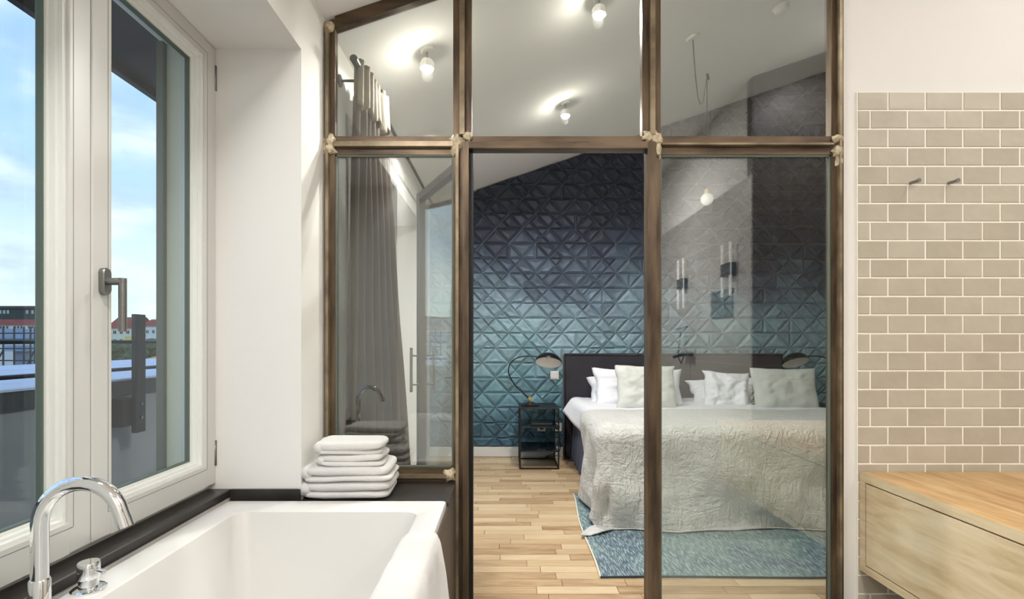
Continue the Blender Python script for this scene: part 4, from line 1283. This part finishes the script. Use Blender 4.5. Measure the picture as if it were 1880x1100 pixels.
# wall switch, sockets, cable
def wall_plate(px, py, name, label, cat, n=1, group=None):
    y = BY - .022
    c = P(px, py, y)
    t = thing(name, c, label, cat, group)
    obj('frame', rbox(c.x - .04, c.x + .04, y - .012, y, c.z - .04, c.z + .04, .003, 2), M['plastic'], t)
    if name == 'light_switch':
        obj('rocker', rbox(c.x - .03, c.x + .03, y - .016, y - .012, c.z - .03, c.z + .03, .0015, 1), M['plastic'], t)
    else:
        obj('insert', MB().lathe([(.02, 0.0), (.02, .004), (.024, .004)], 20, (c.x, y - .012, c.z), Matrix.Rotation(math.pi / 2, 3, 'X')), M['panel'], t, smooth='auto')
    return t
wall_plate(1018, 689, 'light_switch', 'square white light switch on the quilted wall', 'switch')
wall_plate(994, 784, 'wall_socket', 'white wall socket behind the nightstand shelf, left of two', 'socket', group='bedside sockets')
wall_plate(1023, 784, 'wall_socket', 'white wall socket behind the nightstand with a plug in it', 'socket', group='bedside sockets')
cps = [P(1024, 786, 4.935), P(1027, 800, 4.93), P(1029, 822, 4.92), P(1024, 836, 4.90), P(1012, 838, 4.85), P(1000, 842, 4.75), P(1003, 838, 4.88), P(1020, 832, 4.92)]
tag(obj('power_cable', MB().tube(cps, .004, 6), M['black'], smooth=True), 'thin black cable trailing from the socket behind the nightstand', 'cable')

# ================================================================== OUTSIDE
ex_grey = mat('grey_render', srgb(150, 150, 150), .9, var=.06, vscale=2)
ex_dark = mat('dark_flashing', srgb(70, 72, 74), .6)
ex_pale = mat('pale_roof', srgb(205, 212, 228), .85, var=.06, vscale=1.5)
ex_soff = mat('dark_soffit', srgb(74, 72, 72), .8, var=.1, vscale=3)
struct(obj('wall_parapet', MB().box(-2.78, -2.6, -3, 9, -.6, .74), ex_grey), 'grey rendered balcony parapet')
struct(obj('trim_5', MB().box(-2.80, -2.585, -3, 9, .74, .845), ex_dark))
struct(obj('roof_terrace', MB().box(-5.3, -2.575, -3, 9, .845, .857), ex_pale))
struct(obj('floor_balcony', MB().box(-2.6, OX, -3, 9, -.3, -.02), ex_grey))
struct(obj('trim_6', MB().box(-1.60, OX - .001, -3, 6, 2.25, 2.42).box(-1.63, -1.60, -3, 6, 2.22, 2.45), ex_soff))
rl = thing('balcony_railing', (-2.5, 1, .857), 'dark steel balcony railing with two bars and a bolted post', 'railing')
for z, r_ in ((1.105, .012), (.927, .012)):
    obj('bar', MB().cyl((-2.5, -3, z), (-2.5, 9, z), r_, n=10), M['blacksteel'], rl, smooth='auto')
pyy = 2.47 * F / (930 - 254)
obj('post', rbox(-2.486, -2.45, pyy - .045, pyy + .045, .50, 1.29, .004, 1), mat('anthracite_steel', srgb(52, 54, 56), .55, .2), rl)
obj('bracket', MB().box(-2.6, -2.486, pyy - .12, pyy + .03, .55, .73), mat('anthracite_bracket', srgb(40, 43, 46), .6), rl)
for z in (.60, .69):
    obj('bolt', MB().cyl((-2.45, pyy - .005, z), (-2.44, pyy - .005, z), .012, n=6), M['brushed'], rl)

def bldg(name, label, y, px0, px1, py_base, py_eave, py_ridge, wall, roofc, win=None, depth=12, group='city buildings beyond the balcony', flat=False):
    a, b = P(px0, py_eave, y), P(px1, py_eave, y)
    zb = PZ(py_base, y); ze = PZ(py_eave, y); zr = PZ(py_ridge, y)
    t = thing(name, ((a.x + b.x) / 2, y, zb), label, 'building', group)
    obj('walls', MB().box(a.x, b.x, y, y + depth, zb, ze), wall, t)
    if flat: obj('roof', MB().box(a.x - .3, b.x + .3, y - .4, y + depth, ze, zr), roofc, t)
    else:
        x0, x1 = a.x - .4, b.x + .4
        obj('roof', MB().add([(x0, y - .5, ze), (x1, y - .5, ze), (x1, y + depth, ze), (x0, y + depth, ze), (x0, y + depth * .5, zr), (x1, y + depth * .5, zr)],
                             [(0, 1, 5, 4), (2, 3, 4, 5), (0, 4, 3), (1, 2, 5), (0, 3, 2, 1)]), roofc, t)
    if win:
        dark = win['mat']
        for wy in win['rows']:
            for wx in win['cols']:
                c = P(wx, wy, y); hw, hh = win['w'] * y / F / 2, win['h'] * y / F / 2
                o = obj('window', MB().box(c.x - hw, c.x + hw, y - .12, y - .01, c.z - hh, c.z + hh), M['bead'], t)
                for sg in (-1, 1):
                    cx = c.x + sg * hw * .48
                    obj('pane', MB().box(cx - hw * .36, cx + hw * .36, y - .16, y - .12, c.z - hh * .85, c.z + hh * .85), dark, o)
    return t
wdark = mat('dark_pane', srgb(46, 52, 62), .15)
cream = mat('cream_facade', srgb(226, 226, 206), .9); whitef = mat('white_facade', srgb(220, 224, 226), .9)
redr = mat('red_roof', srgb(140, 66, 54), .9, var=.15, vscale=.4); greyf = mat('olive_facade', srgb(112, 112, 104), .9); darkf = mat('dark_facade', srgb(62, 70, 70), .7)
bluer = mat('blue_roof', srgb(96, 112, 140), .7); orange = mat('orange_awning', srgb(216, 158, 74), .8); yellowf = mat('yellow_facade', srgb(224, 206, 120), .9)
t = bldg('apartment_building', 'cream house with red roof seen left of the railing post', 180, 196, 245, 690, 603, 581, cream, redr, dict(rows=(610, 626), cols=(211, 223, 235), w=6, h=7, mat=wdark))
c0_, c1_ = P(231, 617, 180), P(245, 640, 180)
obj('bay', MB().box(c0_.x, c1_.x, 179.5, 180, c1_.z, c0_.z), yellowf, t, label='yellow painted bay')
bldg('apartment_building', 'white house with dormered red roof seen right of the railing post', 170, 258, 290, 690, 599, 585, whitef, redr, dict(rows=(609, 625), cols=(271, 282), w=5, h=7, mat=wdark))
bldg('apartment_building', 'olive flat-roofed block at the right edge of the window view', 200, 289, 330, 690, 592, 583, greyf, cream, None, flat=True)
bldg('apartment_building', 'long dark glazed block on the skyline of the left pane', 190, -120, 92, 640, 567, 562, darkf, darkf, dict(rows=(573,), cols=(-6, 1, 8, 15, 50, 60), w=4, h=6, mat=mat('pale_pane', srgb(150, 170, 172), .2)), flat=True)  # panes here are a paler blue-grey than the facade
bldg('apartment_building', 'white house with red mansard roof below the dark block', 160, -120, 90, 690, 597, 585, whitef, redr, dict(rows=(601,), cols=(2, 8, 14, 28, 34, 40, 54, 60, 66), w=4, h=6, mat=wdark))
bldg('apartment_building', 'white gable house at the right edge of the left pane', 120, 64, 104, 700, 608, 604, whitef, ex_pale, dict(rows=(615, 622, 637), cols=(70, 76), w=4, h=5, mat=wdark), flat=True)
bldg('low_shed', 'low blue roofed shed beyond the parapet in the right pane', 60, 262, 330, 700, 662, 651, ex_grey, bluer, None, depth=20)
bldg('market_tent', 'small orange awning above the parapet in the right pane', 48, 262, 284, 700, 664, 655, orange, orange, None, depth=5)
# blue sheeting and scaffold seen in the left pane
sht = mat('blue_sheeting', srgb(150, 168, 198), .7, var=.12, vscale=.5)
bldg('sheeted_roof', 'blue plastic sheeted roof on a scaffold in the left pane', 45, -60, 38, 632, 622, 604, sht, sht, None, depth=10, flat=True)
bldg('sheeted_roof', 'grey sheeted lower roof beneath the scaffold deck', 42, 24, 56, 690, 645, 634, mat('grey_sheet', srgb(140, 148, 164), .8), sht, None, depth=8, flat=True)
sc = thing('scaffold', P(30, 690, 40), 'grey tube scaffold standing below the blue sheeting', 'scaffold')
for px in (-14, 6, 26, 44, 56, 64):
    a, b = P(px, 690, 40), P(px, 600, 40)
    obj('standard', MB().cyl(a, b, .06, n=6), ex_dark, sc)
for py in (612, 640, 662, 682):
    obj('ledger', MB().cyl(P(-20, py, 40), P(68, py, 40), .05, n=6), ex_dark, sc)
for px in (-14, 44):
    obj('brace', MB().cyl(P(px, 682, 39.9), P(px + 20, 642, 39.9), .05, n=6), ex_dark, sc)
# trees
leaf = mat('dark_leaves', srgb(62, 74, 52), .9, c2=srgb(92, 100, 70), vscale=1.5)
bark = mat('bark', srgb(66, 56, 46), .9)
def tree(px, py, y, r, seed, label):
    c = P(px, py, y)
    t = thing('tree', (c.x, c.y, -14), label, 'tree', 'trees beyond the parapet')
    m = MB(); rr = random.Random(seed)
    for k in range(9):
        d = Vector((rr.uniform(-1, 1), rr.uniform(-1, 1), rr.uniform(-.6, .7))) * r * .6
        q = r * rr.uniform(.35, .6)
        m.lathe([(q * math.sin(math.pi * i / 8) * (1 + .15 * rr.uniform(-1, 1)), -q * math.cos(math.pi * i / 8)) for i in range(9)], 10, c + d)
    obj('crown', m, leaf, t)
    obj('trunk', MB().cyl((c.x, c.y, -14), (c.x, c.y, c.z), .35, .2, n=8), bark, t)
tree(222, 652, 90, 3.2, 1, 'dark leafy tree below the cream house')
tree(243, 655, 70, 1.8, 2, 'dark leafy tree close beside the railing post')
tree(276, 648, 110, 3.4, 3, 'dark leafy tree below the white dormered house')
tree(301, 644, 135, 3.4, 4, 'dark leafy tree at the right edge of the window view')
tree(78, 652, 85, 2.4, 5, 'dark leafy tree beside the scaffold')
struct(obj('ground_city', MB().box(-600, 600, 20, 900, -15, -14).box(-600, -8, -60, 20, -15, -14), mat('street_ground', srgb(120, 120, 116), .9)))
